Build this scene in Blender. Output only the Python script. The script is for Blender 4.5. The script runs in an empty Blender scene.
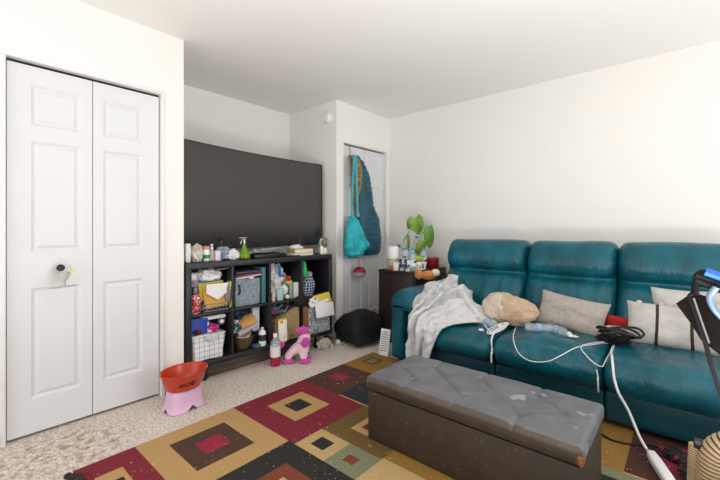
import bpy, bmesh, math, random
from mathutils import Vector, Matrix, noise
from math import sin, cos, pi, radians
random.seed(7)
S = bpy.context.scene
C = S.collection
# ------------------------------------------------------------------ camera, world, light, exposure
cd = bpy.data.cameras.new('camera'); cam = bpy.data.objects.new('camera', cd); C.objects.link(cam)
cam.location = (0, 0, 1.127); cam.rotation_euler = (pi/2, 0, math.atan2(.6576, .7534))
cd.sensor_width = 36; cd.lens = 373.5/720*36; cd.shift_y = -12/720; cd.clip_start = .02
S.camera = cam
w = bpy.data.worlds.new('daylight'); S.world = w; w.use_nodes = True
w.node_tree.nodes['Background'].inputs[0].default_value = (.80, .90, 1, 1)
w.node_tree.nodes['Background'].inputs[1].default_value = .5
def area(name, loc, rot, sx, sy, power, col=(1, 1, 1)):
    l = bpy.data.lights.new(name, 'AREA'); l.shape = 'RECTANGLE'; l.size = sx; l.size_y = sy; l.energy = power; l.color = col
    o = bpy.data.objects.new(name, l); C.objects.link(o); o.location = loc; o.rotation_euler = rot
    return o
area('window_daylight', (3.5, 2.5, 1.15), (radians(90), 0, radians(90)), 1.8, 1.5, 74, (.95, .975, 1))
area('window_daylight', (-.2, -3.3, 1.35), (radians(90), 0, 0), 4.2, 1.9, 75, (.97, .99, 1))
area('added_bounce_fill', (.4, .5, .3), (pi, 0, 0), 1.5, 1.5, 104, (.96, .98, 1))  # added unseen fill, aimed up to brighten via the ceiling; no lamp stands here
S.view_settings.view_transform = 'Standard'; S.view_settings.look = 'None'
S.view_settings.gamma = 1; S.view_settings.use_curve_mapping = False
S.view_settings.exposure = -0.46

# ------------------------------------------------------------------ materials
def lin(h):
    h = h.lstrip('#'); r = [int(h[i:i+2], 16)/255 for i in (0, 2, 4)]
    return tuple(c/12.92 if c <= .04045 else ((c+.055)/1.055)**2.4 for c in r) + (1,)
def mat(name, col, rough=.6, col2=None, scale=20, lo=.4, hi=.6, bump=0, bscale=None, metal=0, trans=0, alpha=1, coat=0, spec=.5, sheen=0, detail=4, bdist=.01, stretch=None):
    m = bpy.data.materials.new(name); m.use_nodes = True
    nt = m.node_tree; b = nt.nodes['Principled BSDF']; N = nt.nodes.new; L = nt.links.new
    b.inputs['Base Color'].default_value = lin(col); b.inputs['Roughness'].default_value = rough
    b.inputs['Metallic'].default_value = metal; b.inputs['Transmission Weight'].default_value = trans
    b.inputs['Alpha'].default_value = alpha; b.inputs['Coat Weight'].default_value = coat
    b.inputs['Specular IOR Level'].default_value = spec; b.inputs['Sheen Weight'].default_value = sheen
    tc = N('ShaderNodeTexCoord'); src = tc.outputs['Object']
    if stretch:
        mp = N('ShaderNodeMapping'); mp.inputs['Scale'].default_value = stretch; L(src, mp.inputs[0]); src = mp.outputs[0]
    if col2:
        n = N('ShaderNodeTexNoise'); n.inputs['Scale'].default_value = scale; n.inputs['Detail'].default_value = detail
        r = N('ShaderNodeValToRGB'); r.color_ramp.elements[0].position = lo; r.color_ramp.elements[1].position = hi
        r.color_ramp.elements[0].color = lin(col); r.color_ramp.elements[1].color = lin(col2)
        L(src, n.inputs['Vector']); L(n.outputs['Fac'], r.inputs[0]); L(r.outputs[0], b.inputs['Base Color'])
    if bump:
        n = N('ShaderNodeTexNoise'); n.inputs['Scale'].default_value = bscale or scale; n.inputs['Detail'].default_value = 5
        k = N('ShaderNodeBump'); k.inputs['Strength'].default_value = bump; k.inputs['Distance'].default_value = bdist
        L(src, n.inputs['Vector']); L(n.outputs['Fac'], k.inputs['Height']); L(k.outputs[0], b.inputs['Normal'])
    return m
def pattern(m, kind, colr, **k):
    """lay a second colour over a material: grid lines, speckles or stripes"""
    nt = m.node_tree; b = nt.nodes['Principled BSDF']; N = nt.nodes.new; L = nt.links.new
    tc = N('ShaderNodeTexCoord'); mp = N('ShaderNodeMapping'); L(tc.outputs['Object'], mp.inputs[0])
    mp.inputs['Scale'].default_value = k.get('scale', (1, 1, 1)); mp.inputs['Location'].default_value = k.get('shift', (0, 0, 0))
    mx = N('ShaderNodeMixRGB'); mx.inputs[2].default_value = lin(colr)
    old = b.inputs['Base Color']
    if old.is_linked: L(old.links[0].from_socket, mx.inputs[1])
    else: mx.inputs[1].default_value = old.default_value[:]
    if kind in ('grid', 'lines'):
        sp = N('ShaderNodeSeparateXYZ'); L(mp.outputs[0], sp.inputs[0]); outs = []
        for ax in k.get('axes', (1, 2)):
            f = N('ShaderNodeMath'); f.operation = 'FRACT'; L(sp.outputs[ax], f.inputs[0])
            g = N('ShaderNodeMath'); g.operation = 'LESS_THAN'; g.inputs[1].default_value = k.get('width', .12); L(f.outputs[0], g.inputs[0]); outs.append(g.outputs[0])
        o = outs[0]
        for q in outs[1:]:
            a = N('ShaderNodeMath'); a.operation = 'MAXIMUM'; L(o, a.inputs[0]); L(q, a.inputs[1]); o = a.outputs[0]
    else:
        t = N('ShaderNodeTexVoronoi') if kind == 'cells' else N('ShaderNodeTexNoise')
        t.inputs['Scale'].default_value = k.get('freq', 40); L(mp.outputs[0], t.inputs['Vector'])
        g = N('ShaderNodeMath'); g.operation = 'LESS_THAN' if kind == 'cells' else 'GREATER_THAN'; g.inputs[1].default_value = k.get('level', .3)
        L(t.outputs['Distance' if kind == 'cells' else 'Fac'], g.inputs[0]); o = g.outputs[0]
    L(o, mx.inputs[0]); L(mx.outputs[0], b.inputs['Base Color'])
    return m
M = {}
M['wall'] = mat('wall_paint', '#f5f2ed', .9, bump=.12, bscale=160, bdist=.002)
M['ceil'] = mat('ceiling_paint', '#f7f5f1', .95, bump=.25, bscale=110, bdist=.003)
M['white'] = mat('white_gloss_paint', '#e0e1e3', .45, bump=.06, bscale=60, stretch=(1, 6, .6), bdist=.002)
M['trim'] = mat('trim_paint', '#ecebea', .5)
M['carpet'] = mat('beige_carpet', '#d0bcab', 1, '#fff5ec', 70, .33, .62, bump=1, bscale=85, bdist=.02, detail=8)
def stain(m, c, r, col):
    nt = m.node_tree; b = nt.nodes['Principled BSDF']; N = nt.nodes.new; L = nt.links.new
    tc = N('ShaderNodeTexCoord'); vm = N('ShaderNodeVectorMath'); vm.operation = 'DISTANCE'; vm.inputs[1].default_value = c; L(tc.outputs['Object'], vm.inputs[0])
    n = N('ShaderNodeTexNoise'); n.inputs['Scale'].default_value = 26; n.inputs['Detail'].default_value = 8; L(tc.outputs['Object'], n.inputs['Vector'])
    a = N('ShaderNodeMapRange'); a.inputs[1].default_value = r; a.inputs[2].default_value = r*.2; L(vm.outputs['Value'], a.inputs[0])
    k = N('ShaderNodeMapRange'); k.inputs[1].default_value = .46; k.inputs[2].default_value = .78; L(n.outputs['Fac'], k.inputs[0])
    mu = N('ShaderNodeMath'); mu.operation = 'MULTIPLY'; L(a.outputs[0], mu.inputs[0]); L(k.outputs[0], mu.inputs[1])
    mx = N('ShaderNodeMixRGB'); mx.blend_type = 'MULTIPLY'; mx.inputs[2].default_value = lin(col); L(mu.outputs[0], mx.inputs[0]); L(b.inputs['Base Color'].links[0].from_socket, mx.inputs[1]); L(mx.outputs[0], b.inputs['Base Color'])
stain(M['carpet'], (-2.40, .30, .0), .42, '#b8935f'); stain(M['carpet'], (-2.35, .55, .0), .30, '#9c7c50')
M['leather'] = mat('teal_leather', '#034a57', .28, '#086878', 5, .35, .7, bump=.3, bscale=38, bdist=.004, spec=.4)
def creases(m, scale, stretch, strength, dist):
    nt = m.node_tree; b = nt.nodes['Principled BSDF']; N = nt.nodes.new; L = nt.links.new
    tc = N('ShaderNodeTexCoord'); mp = N('ShaderNodeMapping'); mp.inputs['Scale'].default_value = stretch; L(tc.outputs['Object'], mp.inputs[0])
    n = N('ShaderNodeTexNoise'); n.inputs['Scale'].default_value = scale; n.inputs['Detail'].default_value = 3; n.inputs['Distortion'].default_value = 1.2; L(mp.outputs[0], n.inputs['Vector'])
    s1 = N('ShaderNodeMath'); s1.operation = 'SUBTRACT'; s1.inputs[1].default_value = .5; L(n.outputs['Fac'], s1.inputs[0])
    ab = N('ShaderNodeMath'); ab.operation = 'ABSOLUTE'; L(s1.outputs[0], ab.inputs[0])
    mr = N('ShaderNodeMapRange'); mr.inputs[1].default_value = 0; mr.inputs[2].default_value = .07; L(ab.outputs[0], mr.inputs[0])
    k = N('ShaderNodeBump'); k.inputs['Strength'].default_value = strength; k.inputs['Distance'].default_value = dist
    L(mr.outputs[0], k.inputs['Height'])
    if b.inputs['Normal'].is_linked: L(b.inputs['Normal'].links[0].from_socket, k.inputs['Normal'])
    L(k.outputs[0], b.inputs['Normal'])
creases(M['leather'], 6, (2.2, .8, .5), .35, .004)
M['leather_dark'] = mat('teal_leather_base', '#07424d', .38, bump=.25, bscale=40, bdist=.003)
M['pu'] = mat('charcoal_leatherette', '#66666c', .42, '#74747b', 9, .4, .7, bump=.12, bscale=60, bdist=.002)
pattern(M['pu'], 'noise', '#9a9ba1', freq=6.5, level=.665)
M['pu_side'] = mat('brown_leatherette', '#33291f', .55, '#3b3027', 14, .35, .7, bump=.1, bscale=50, bdist=.002)
pattern(M['pu_side'], 'noise', '#6b5d50', freq=60, level=.72)
M['blackwood'] = mat('black_brown_wood', '#1b1719', .5, '#262023', 12, .35, .7, stretch=(1, 1, .2), bump=.05)
M['shelfwood'] = mat('black_shelf_wood', '#191a20', .45, '#2a2c34', 30, .4, .75, bump=.05)
M['espresso'] = mat('espresso_wood', '#261a18', .45, '#2f2120', 10, .3, .7, stretch=(4, 4, .4))
M['screen'] = mat('tv_glass', '#1a110c', .2, spec=1)
M['bezel'] = mat('tv_bezel', '#0c0c0e', .3)
M['black'] = mat('black_plastic', '#0d0d0f', .4)
M['blackcloth'] = mat('black_cloth', '#0d0d0e', .8, bump=.5, bscale=60, bdist=.004)
M['metal'] = mat('chrome', '#c9ccd2', .2, metal=1)
M['iron'] = mat('dark_metal', '#3a3a3c', .4, metal=1)
M['brass'] = mat('brass', '#b08a45', .3, metal=1)
M['whitep'] = mat('white_plastic', '#f0f0ee', .4)
M['paper'] = mat('white_paper', '#ecebea', .8)
M['clear'] = mat('clear_plastic', '#e3edf2', .12, alpha=.3, spec=.8, bump=.3, bscale=40)
M['filmbag'] = mat('thin_white_plastic_film', '#e8e8e6', .35, bump=.5, bscale=30, bdist=.006)
def flat(name, c, rough=.6, **k):
    if name not in M: M[name] = mat(name, c, rough, **k)
    return M[name]

# ------------------------------------------------------------------ mesh helpers
def frame(loc=(0, 0, 0), rot=(0, 0, 0), sc=(1, 1, 1)):
    from mathutils import Euler
    return Matrix.Translation(Vector(loc)) @ Euler(rot).to_matrix().to_4x4() @ Matrix.Diagonal((*sc, 1))
def box(bm, c, s, rot=(0, 0, 0), bev=0, segs=2):
    r = bmesh.ops.create_cube(bm, size=1, matrix=frame(c, rot, s))
    if bev:
        es = {e for v in r['verts'] for e in v.link_edges}
        bmesh.ops.bevel(bm, geom=list(es), offset=min(bev, min(s)*.49), segments=segs, profile=.5, affect='EDGES')
    return bm
def B(c=None, s=None, **k):
    bm = bmesh.new()
    if c is not None: box(bm, c, s, **k)
    return bm
def lathe(bm, prof, loc=(0, 0, 0), rot=(0, 0, 0), seg=28, sc=(1, 1, 1), cap=True):
    mt = frame(loc, rot, sc); rings = []
    for r, z in prof:
        rings.append([bm.verts.new(mt @ Vector((r*cos(2*pi*i/seg), r*sin(2*pi*i/seg), z))) for i in range(seg)])
    for a, b in zip(rings, rings[1:]):
        for i in range(seg):
            bm.faces.new((a[i], a[(i+1) % seg], b[(i+1) % seg], b[i]))
    if cap:
        if prof[0][0] > 1e-5: bm.faces.new(rings[0][::-1])
        if prof[-1][0] > 1e-5: bm.faces.new(rings[-1])
    return bm
def smooth_path(pts, n=8, closed=False):
    P = [Vector(p) for p in pts]; m = len(P); out = []
    rng = m if closed else m-1
    for i in range(rng):
        if closed: p0, p1, p2, p3 = P[(i-1) % m], P[i], P[(i+1) % m], P[(i+2) % m]
        else: p0, p1, p2, p3 = P[max(i-1, 0)], P[i], P[i+1], P[min(i+2, m-1)]
        for k in range(n):
            t = k/n
            out.append(.5*((2*p1)+(p2-p0)*t+(2*p0-5*p1+4*p2-p3)*t*t+(3*p1-p0-3*p2+p3)*t**3))
    if not closed: out.append(P[-1].copy())
    return out
def tube(bm, pts, r, seg=8, n=6, sm=True, flat_=1, close=False):
    path = smooth_path(pts, n, close) if sm else [Vector(p) for p in pts]
    rings = []; up = None; m = len(path)
    for i, p in enumerate(path):
        t = (path[(i+1) % m] - path[i-1]) if close else (path[min(i+1, m-1)]-path[max(i-1, 0)])
        if t.length < 1e-9: t = Vector((0, 0, 1))
        t.normalize()
        if up is None: up = Vector((0, 0, 1)) if abs(t.z) < .9 else Vector((1, 0, 0))
        sd = t.cross(up).normalized(); up = sd.cross(t).normalized()
        rr = r(i/(m-1)) if callable(r) else r
        rings.append([bm.verts.new(p+sd*rr*cos(2*pi*k/seg)+up*rr*flat_*sin(2*pi*k/seg)) for k in range(seg)])
    for a, b in (zip(rings, rings[1:]) if not close else zip(rings, rings[1:]+rings[:1])):
        for k in range(seg): bm.faces.new((a[k], a[(k+1) % seg], b[(k+1) % seg], b[k]))
    if not close:
        bm.faces.new(rings[0][::-1]); bm.faces.new(rings[-1])
    return bm
def blob(bm, c, s, rot=(0, 0, 0), amp=0, freq=3, sub=3, fn=None, seed=0):
    mt = frame(c, rot, s)
    r = bmesh.ops.create_icosphere(bm, subdivisions=sub, radius=1)
    for v in r['verts']:
        p = v.co.copy()
        if amp: p *= 1+amp*noise.noise(p*freq+Vector((seed, seed*2.3, 0)))
        if fn: p = fn(p)
        v.co = mt @ p
    return bm
def rbox(bm, c, s, r, n=8, k=3, rot=(0, 0, 0), fn=None):
    """padded box: every edge rounded with radius r, faces finely divided, then shaped by fn"""
    hs = [x/2 for x in s]; ax = []
    for h in hs:
        rr = min(r, h*.98); a = [-h+rr-rr*math.tan(pi/4*(1-i/k)) for i in range(k)]
        mid = [(-h+rr)+(2*h-2*rr)*i/n for i in range(n+1)]
        ax.append(a+mid+[-x for x in a[::-1]])
    vs = {}
    mt = frame(c, rot)
    def V(i, j, l):
        key = (i, j, l)
        if key not in vs:
            p = Vector((ax[0][i], ax[1][j], ax[2][l]))
            rr = [min(r, h*.98) for h in hs]
            q = Vector([max(-h+a, min(h-a, x)) for h, a, x in zip(hs, rr, p)])
            dlt = p-q
            if dlt.length > 1e-9:
                dn = dlt.normalized(); p = q+Vector([dn[t]*rr[t] for t in range(3)])
            if fn: p = fn(p)
            vs[key] = bm.verts.new(mt @ p)
        return vs[key]
    nn = len(ax[0])
    for d in range(3):
        o = [t for t in range(3) if t != d]
        for side in (0, nn-1):
            for i in range(nn-1):
                for j in range(nn-1):
                    q = []
                    for a, b in ((i, j), (i+1, j), (i+1, j+1), (i, j+1)):
                        ix = [0, 0, 0]; ix[d] = side; ix[o[0]] = a; ix[o[1]] = b; q.append(V(*ix))
                    flip = (side == 0) ^ (d == 1)
                    bm.faces.new(q[::-1] if flip else q)
    return bm
def loft(bm, prof, x0, x1, r=.05, axis=0, nx=14, sm=6, fn=None, rim=5):
    """closed side profile (two coordinates) drawn out along an axis with softly rounded ends"""
    pr = [Vector((p[0], p[1], 0)) for p in prof]
    if sm: pr = smooth_path(pr, sm, True)
    c = sum(pr, Vector())/len(pr); L = x1-x0; st = []
    for i in range(rim): st.append((r*(1-cos(pi/2*i/rim)), r*(1-sin(pi/2*i/rim))))
    for i in range(nx+1): st.append((r+(L-2*r)*i/nx, 0))
    st += [(L-a, b) for a, b in st[:rim][::-1]]
    rings = []
    m = len(pr); nor = []
    area2 = sum(pr[i].x*pr[(i+1) % m].y-pr[(i+1) % m].x*pr[i].y for i in range(m)); sg = -1 if area2 > 0 else 1
    for i in range(m):
        t = pr[(i+1) % m]-pr[i-1]; nor.append(Vector((-t.y, t.x, 0)).normalized()*(-sg))
    for a, ins in st:
        ring = []
        for p, nn in zip(pr, nor):
            q = p+nn*ins
            co = [0, 0, 0]; o = [t for t in range(3) if t != axis]
            co[axis] = x0+a; co[o[0]] = q.x; co[o[1]] = q.y
            v = Vector(co)
            if fn: v = fn(v, a/L)
            ring.append(bm.verts.new(v))
        rings.append(ring)
    for a, b in zip(rings, rings[1:]):
        for i in range(m): bm.faces.new((a[i], a[(i+1) % m], b[(i+1) % m], b[i]))
    bm.faces.new(rings[0][::-1]); bm.faces.new(rings[-1])
    bmesh.ops.recalc_face_normals(bm, faces=bm.faces[:])
    return bm
def sheet(bm, fn, nu, nv, th=.003):
    """cloth, paper or leaf: fn(u,v) gives the point; the sheet is given real thickness"""
    g = [[Vector(fn(i/nu, j/nv)) for j in range(nv+1)] for i in range(nu+1)]
    def nrm(i, j):
        a = g[min(i+1, nu)][j]-g[max(i-1, 0)][j]; b = g[i][min(j+1, nv)]-g[i][max(j-1, 0)]
        n = a.cross(b); return n.normalized() if n.length > 1e-9 else Vector((0, 0, 1))
    A = [[bm.verts.new(g[i][j]+nrm(i, j)*th/2) for j in range(nv+1)] for i in range(nu+1)]
    D = [[bm.verts.new(g[i][j]-nrm(i, j)*th/2) for j in range(nv+1)] for i in range(nu+1)]
    for i in range(nu):
        for j in range(nv):
            bm.faces.new((A[i][j], A[i+1][j], A[i+1][j+1], A[i][j+1])); bm.faces.new((D[i][j], D[i][j+1], D[i+1][j+1], D[i+1][j]))
    for i in range(nu):
        bm.faces.new((A[i][0], D[i][0], D[i+1][0], A[i+1][0])); bm.faces.new((A[i][nv], A[i+1][nv], D[i+1][nv], D[i][nv]))
    for j in range(nv):
        bm.faces.new((A[0][j], A[0][j+1], D[0][j+1], D[0][j])); bm.faces.new((A[nu][j], D[nu][j], D[nu][j+1], A[nu][j+1]))
    return bm
def obj(name, bm, m, parent=None, loc=None, rz=0, smooth=40, label=None, cat=None, group=None, kind=None, rot=None):
    bmesh.ops.recalc_face_normals(bm, faces=bm.faces[:])
    me = bpy.data.meshes.new(name); bm.to_mesh(me); bm.free()
    for x in (m if isinstance(m, (list, tuple)) else [m]): me.materials.append(x)
    for p in me.polygons: p.use_smooth = bool(smooth)
    if smooth: me.set_sharp_from_angle(angle=radians(smooth))
    o = bpy.data.objects.new(name, me); C.objects.link(o)
    if parent: o.parent = parent
    if loc is not None: o.location = loc
    if rz: o.rotation_euler[2] = rz
    if rot: o.rotation_euler = rot
    if label: o['label'] = label
    if cat: o['category'] = cat
    if group: o['group'] = group
    if kind: o['kind'] = kind
    return o
def thing(name, label, cat, loc=(0, 0, 0), rz=0, group=None, kind=None, rot=None):
    o = bpy.data.objects.new(name, None); C.objects.link(o); o.location = loc; o.rotation_euler = rot or (0, 0, rz); o.empty_display_size = .1
    if label: o['label'] = label
    if cat: o['category'] = cat
    if group: o['group'] = group
    if kind: o['kind'] = kind
    return o
def struct(name, bm, m, parent=None, **k): return obj(name, bm, m, parent, kind='structure', **k)

# ------------------------------------------------------------------ room shell
XA, XR, XC, YB, ZC = -2.65, -3.46, -2.70, 3.62, 2.44
XE, YE = 3.6, -3.4
struct('floor', B(((XR+XE)/2, (YB+YE)/2, -.05), (XE-XR+.3, YB-YE+.3, .1)), M['carpet'])
struct('ceiling', B(((XR+XE)/2, (YB+YE)/2, ZC+.05), (XE-XR+.3, YB-YE+.3, .1)), M['ceil'])
struct('wall_back', B(((XR+XE)/2, YB+.05, ZC/2), (XE-XR+.3, .1, ZC)), M['wall'])          # behind the sofa
def wall_hole(bm, axis, at, a0, a1, h0, h1, z0, z1, th=.1):
    def seg(p0, p1, q0, q1):
        if p1-p0 < .001 or q1-q0 < .001: return
        c, s = [0, 0, 0], [0, 0, 0]; o = 1-axis
        c[axis] = at; s[axis] = th; c[o] = (p0+p1)/2; s[o] = p1-p0; c[2] = (q0+q1)/2; s[2] = q1-q0
        box(bm, c, s)
    seg(a0, h0, 0, ZC); seg(h1, a1, 0, ZC); seg(h0, h1, 0, z0); seg(h0, h1, z1, ZC)
    return bm
# closet wall on the left, its door opening
bm = wall_hole(bmesh.new(), 0, XA-.05, YE, 1.159, .25, 1.008, 0, 2.022)
box(bm, ((XR+XA-.1)/2, 1.109, ZC/2), (XA-.1-XR, .1, ZC))                                   # return into the alcove
struct('wall_left', bm, M['wall'])
struct('wall_alcove', B((XR-.05, (YE+YB)/2, ZC/2), (.1, YB-YE, ZC)), M['wall'])
bm = wall_hole(bmesh.new(), 0, XC-.05, 2.725, YB, 2.825, 3.552, 0, 2.02)
box(bm, ((XR+XC-.1)/2, 2.775, ZC/2), (XC-.1-XR, .1, ZC))
struct('wall_corner_closet', bm, M['wall'])
struct('wall_front', wall_hole(bmesh.new(), 1, YE-.05+.0, XR, XE, -2.3, 1.9, .4, 2.3), M['wall'])
struct('wall_right', wall_hole(bmesh.new(), 0, XE+.05, YE, YB, 0, 3.4, .4, 2.3), M['wall'])
def window(n, axis, at, a0, a1, z0, z1):
    o = 1-axis
    def bx(bm, p, q, r, s, th=.05):
        c, d = [0, 0, 0], [0, 0, 0]; c[axis] = at; d[axis] = th; c[o] = (p+q)/2; d[o] = q-p; c[2] = (r+s)/2; d[2] = s-r; box(bm, c, d)
    e = thing('window_%d' % n, None, None, kind='structure')
    bm = bmesh.new(); f = .05
    bx(bm, a0, a1, z0, z0+f); bx(bm, a0, a1, z1-f, z1); bx(bm, a0, a0+f, z0, z1); bx(bm, a1-f, a1, z0, z1); bx(bm, (a0+a1)/2-.025, (a0+a1)/2+.025, z0, z1)
    obj('frame', bm, M['whitep'], e)
window(1, 1, YE-.06, -2.3, 1.9, .4, 2.3); window(2, 0, XE+.06, 0, 3.4, .4, 2.3)
# baseboards and thin door casings
def board(name, pts, m=M['trim']):
    bm = bmesh.new()
    for c, s in pts:
        box(bm, c, s, bev=.004)
        t = list(s); ax = 0 if s[0] < s[1] else 1
        box(bm, (c[0], c[1], c[2]-.012), [s[0]+(.006 if ax == 0 else 0), s[1]+(.006 if ax == 1 else 0), s[2]-.03], bev=.003)
    struct(name, bm, m)
board('baseboard_left', [((XA+.008, -1.59, .042), (.016, 3.62, .084)), ((XA+.008, 1.096, .042), (.016, .12, .084))])
board('baseboard_back', [((.45, YB-.008, .042), (6.2, .016, .084))])
board('baseboard_corner', [((XC+.008, 2.763, .042), (.016, .075, .084)), ((-3.05, 2.725-.008, .042), (.72, .016, .084))])
def casing(name, x, y0, y1, z):
    bm = bmesh.new(); w_ = .022
    for a in (y0-w_/2, y1+w_/2):
        box(bm, (x+.006, a, z/2), (.012, w_, z-.001), bev=.003)
    box(bm, (x+.006, (y0+y1)/2, z+w_/2), (.012, y1-y0+2*w_, w_), bev=.004)
    struct(name, bm, M['trim'])
casing('trim_1', XA, .25, 1.008, 2.022); casing('trim_2', XC, 2.825, 3.552, 2.02)

def door_leaf(y0, y1, z0, z1, x, pan):
    """bifold leaf: flat skin with grooved, raised panels pressed into it; front faces +x"""
    bm = bmesh.new()
    ys = sorted({y0, y1, *[p[0] for p in pan], *[p[1] for p in pan]}); zs = sorted({z0, z1, *[p[2] for p in pan], *[p[3] for p in pan]})
    def q(ya, yb, za, zb, xa):
        return [bm.verts.new((xa, a, b)) for a, b in ((ya, za), (yb, za), (yb, zb), (ya, zb))]
    for a, b in zip(ys, ys[1:]):
        for c_, d_ in zip(zs, zs[1:]):
            if any(p[0] <= a+1e-6 and p[1] >= b-1e-6 and p[2] <= c_+1e-6 and p[3] >= d_-1e-6 for p in pan): continue
            bm.faces.new(q(a, b, c_, d_, x))
    for a, b, c_, d_ in pan:
        rings = [q(a+i, b-i, c_+i, d_-i, x+dx) for i, dx in ((0, 0), (.006, -.004), (.013, -.009), (.02, -.009), (.034, -.002), (.04, -.002))]
        for r0, r1 in zip(rings, rings[1:]):
            for i in range(4): bm.faces.new((r0[i], r0[(i+1) % 4], r1[(i+1) % 4], r1[i]))
        bm.faces.new(rings[-1])
    bmesh.ops.remove_doubles(bm, verts=bm.verts[:], dist=.0003)
    back = x-.032
    f = q(y0, y1, z0, z1, x); g = q(y0, y1, z0, z1, back)
    bm.faces.new(g[::-1])
    for i in range(4): bm.faces.new((f[i], g[i], g[(i+1) % 4], f[(i+1) % 4]))
    bmesh.ops.remove_doubles(bm, verts=bm.verts[:], dist=.0003)
    return bm
d1 = thing('door_1', None, None, (XA-.03, 0, 0), kind='structure')
PZ = ((.20, .80), (.995, 1.60), (1.685, 1.905))
for y0, y1, p0, p1 in ((.256, .628, .352, .576), (.632, 1.001, .684, .902)):
    obj('door_leaf', door_leaf(y0, y1, .016, 2.003, .012, [(p0, p1, a, b) for a, b in PZ]), M['white'], d1, smooth=25)
obj('door_track', B((-.02, .629, 2.014), (.03, .745, .014)), M['iron'], d1)
kn = obj('door_knob', lathe(bmesh.new(), [(.010, .012), (.010, .02), (.009, .034), (.015, .040), (.019, .048), (.019, .056), (.013, .064), (0, .066)], (0, .472, .905), (0, pi/2, 0)), M['iron'], d1)
d2 = thing('door_2', None, None, (XC-.03, 0, 0), kind='structure')
for y0, y1, p0, p1 in ((2.831, 3.186, 2.925, 3.135), (3.191, 3.546, 3.243, 3.452)):
    obj('door_leaf', door_leaf(y0, y1, .016, 2.004, .012, [(p0, p1, a, b) for a, b in PZ]), M['white'], d2, smooth=25)
obj('door_track', B((-.02, 3.188, 2.013), (.03, .71, .012)), M['iron'], d2)

# ------------------------------------------------------------------ rug
RX0, RX1, RY0, RY1 = -2.12, .32, .425, 2.60
RC = dict(red='#7c1b2d', tan='#b8935e', brown='#4b3224', black='#25221f', olive='#6b5326', gold='#96702f', green='#7e8064', rust='#7a3a26', cream='#c0a06c', pink='#94203a', brown2='#4d2a22', navy='#20242f')
rug_rects = [  # x0,x1,y0,y1,colour : later ones lie on top of earlier ones
 (RX0, RX1, RY0, RY1, 'tan'),
 (RX0, -1.56, RY0, .68, 'red'), (-1.985, -1.80, RY0+.05, .585, 'tan'), (-1.905, -1.835, .48, .565, 'black'),
 (RX0, -1.57, .68, 1.23, 'tan'), (-2.0, -1.69, .80, 1.103, 'brown'), (-1.912, -1.782, .89, 1.026, 'pink'),
 (RX0, -1.525, 1.23, 1.788, 'red'), (-1.976, -1.70, 1.38, 1.657, 'tan'), (-1.906, -1.78, 1.455, 1.582, 'black'),
 (RX0, -1.75, 1.788, 2.215, 'brown2'), (-2.03, -1.89, 1.96, 2.062, 'pink'), (-1.985, -1.935, 1.99, 2.03, 'rust'),
 (-1.75, -1.45, 1.80, 2.215, 'navy'),
 (RX0, -1.45, 2.215, 2.60, 'gold'), (-2.05, -1.92, 2.358, 2.51, 'olive'), (-2.015, -1.955, 2.39, 2.475, 'green'),
 (-1.525, -1.105, 1.425, 1.79, 'olive'), (-1.41, -1.2, 1.535, 1.70, 'cream'), (-1.37, -1.25, 1.58, 1.66, 'red'),
 (-1.525, -1.31, 1.232, 1.425, 'cream'), (-1.466, -1.373, 1.288, 1.373, 'black'),
 (-1.31, -1.105, 1.232, 1.425, 'green'), (-1.25, -1.183, 1.298, 1.357, 'rust'),
 (-1.57, -1.0, .68, 1.232, 'black'), (-1.432, -1.14, .80, 1.107, 'rust'), (-1.36, -1.20, .88, 1.035, 'cream'),
 (-1.105, -.5, 1.44, 1.56, 'gold'), (-1.105, -.52, 1.0, 1.44, 'cream'), (-.97, -.7, 1.1, 1.34, 'olive'), (-.9, -.78, 1.16, 1.26, 'red'),
 (-.52, RX1, 1.3, 2.07, 'green'), (-.42, .1, 1.5, 2.0, 'black'), (-.3, -.02, 1.62, 1.88, 'tan'),
 (-1.45, -1.0, 1.8, 2.6, 'red'), (-1.0, -.5, 1.56, 2.6, 'brown'),
 (-.5, -.215, 2.07, 2.60, 'gold'), (-.215, RX1, 2.085, 2.60, 'brown2'), (-.09, .2, 2.2, 2.47, 'red'), (-.03, .12, 2.26, 2.42, 'black'),
 (-1.56, -1.0, RY0, .68, 'red'), (-1.0, -.3, RY0, .9, 'gold'), (-.3, RX1, RY0, 1.3, 'brown')]
rm = []
for k_, c_ in RC.items():
    m = mat('rug_'+k_, c_, .95, bump=.5, bscale=220, bdist=.004)
    pattern(m, 'noise', '#a58d6e' if k_ not in ('tan', 'cream', 'green') else '#8b6f48', freq=55, level=.735)
    rm.append(m)
ci = {k_: i for i, k_ in enumerate(RC)}
xs = sorted({v for r in rug_rects for v in r[:2]}); ys = sorted({v for r in rug_rects for v in r[2:4]})
bm = bmesh.new(); VV = {}
def rv(x, y):
    if (x, y) not in VV: VV[(x, y)] = bm.verts.new((x, y, .011))
    return VV[(x, y)]
for a, b in zip(xs, xs[1:]):
    for c_, d_ in zip(ys, ys[1:]):
        top = [r for r in rug_rects if r[0] <= a+1e-6 and r[1] >= b-1e-6 and r[2] <= c_+1e-6 and r[3] >= d_-1e-6][-1]
        f = bm.faces.new((rv(a, c_), rv(b, c_), rv(b, d_), rv(a, d_))); f.material_index = ci[top[4]]
edge = [e for e in bm.edges if e.is_boundary]
ex = bmesh.ops.extrude_edge_only(bm, edges=edge)
for v in [g for g in ex['geom'] if isinstance(g, bmesh.types.BMVert)]: v.co.z = .001
obj('area_rug', bm, rm, smooth=0, label='geometric area rug with red, tan, brown and black nested squares on the beige carpet', cat='rug')
bm = bmesh.new()
rs = random.Random(3)
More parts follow.
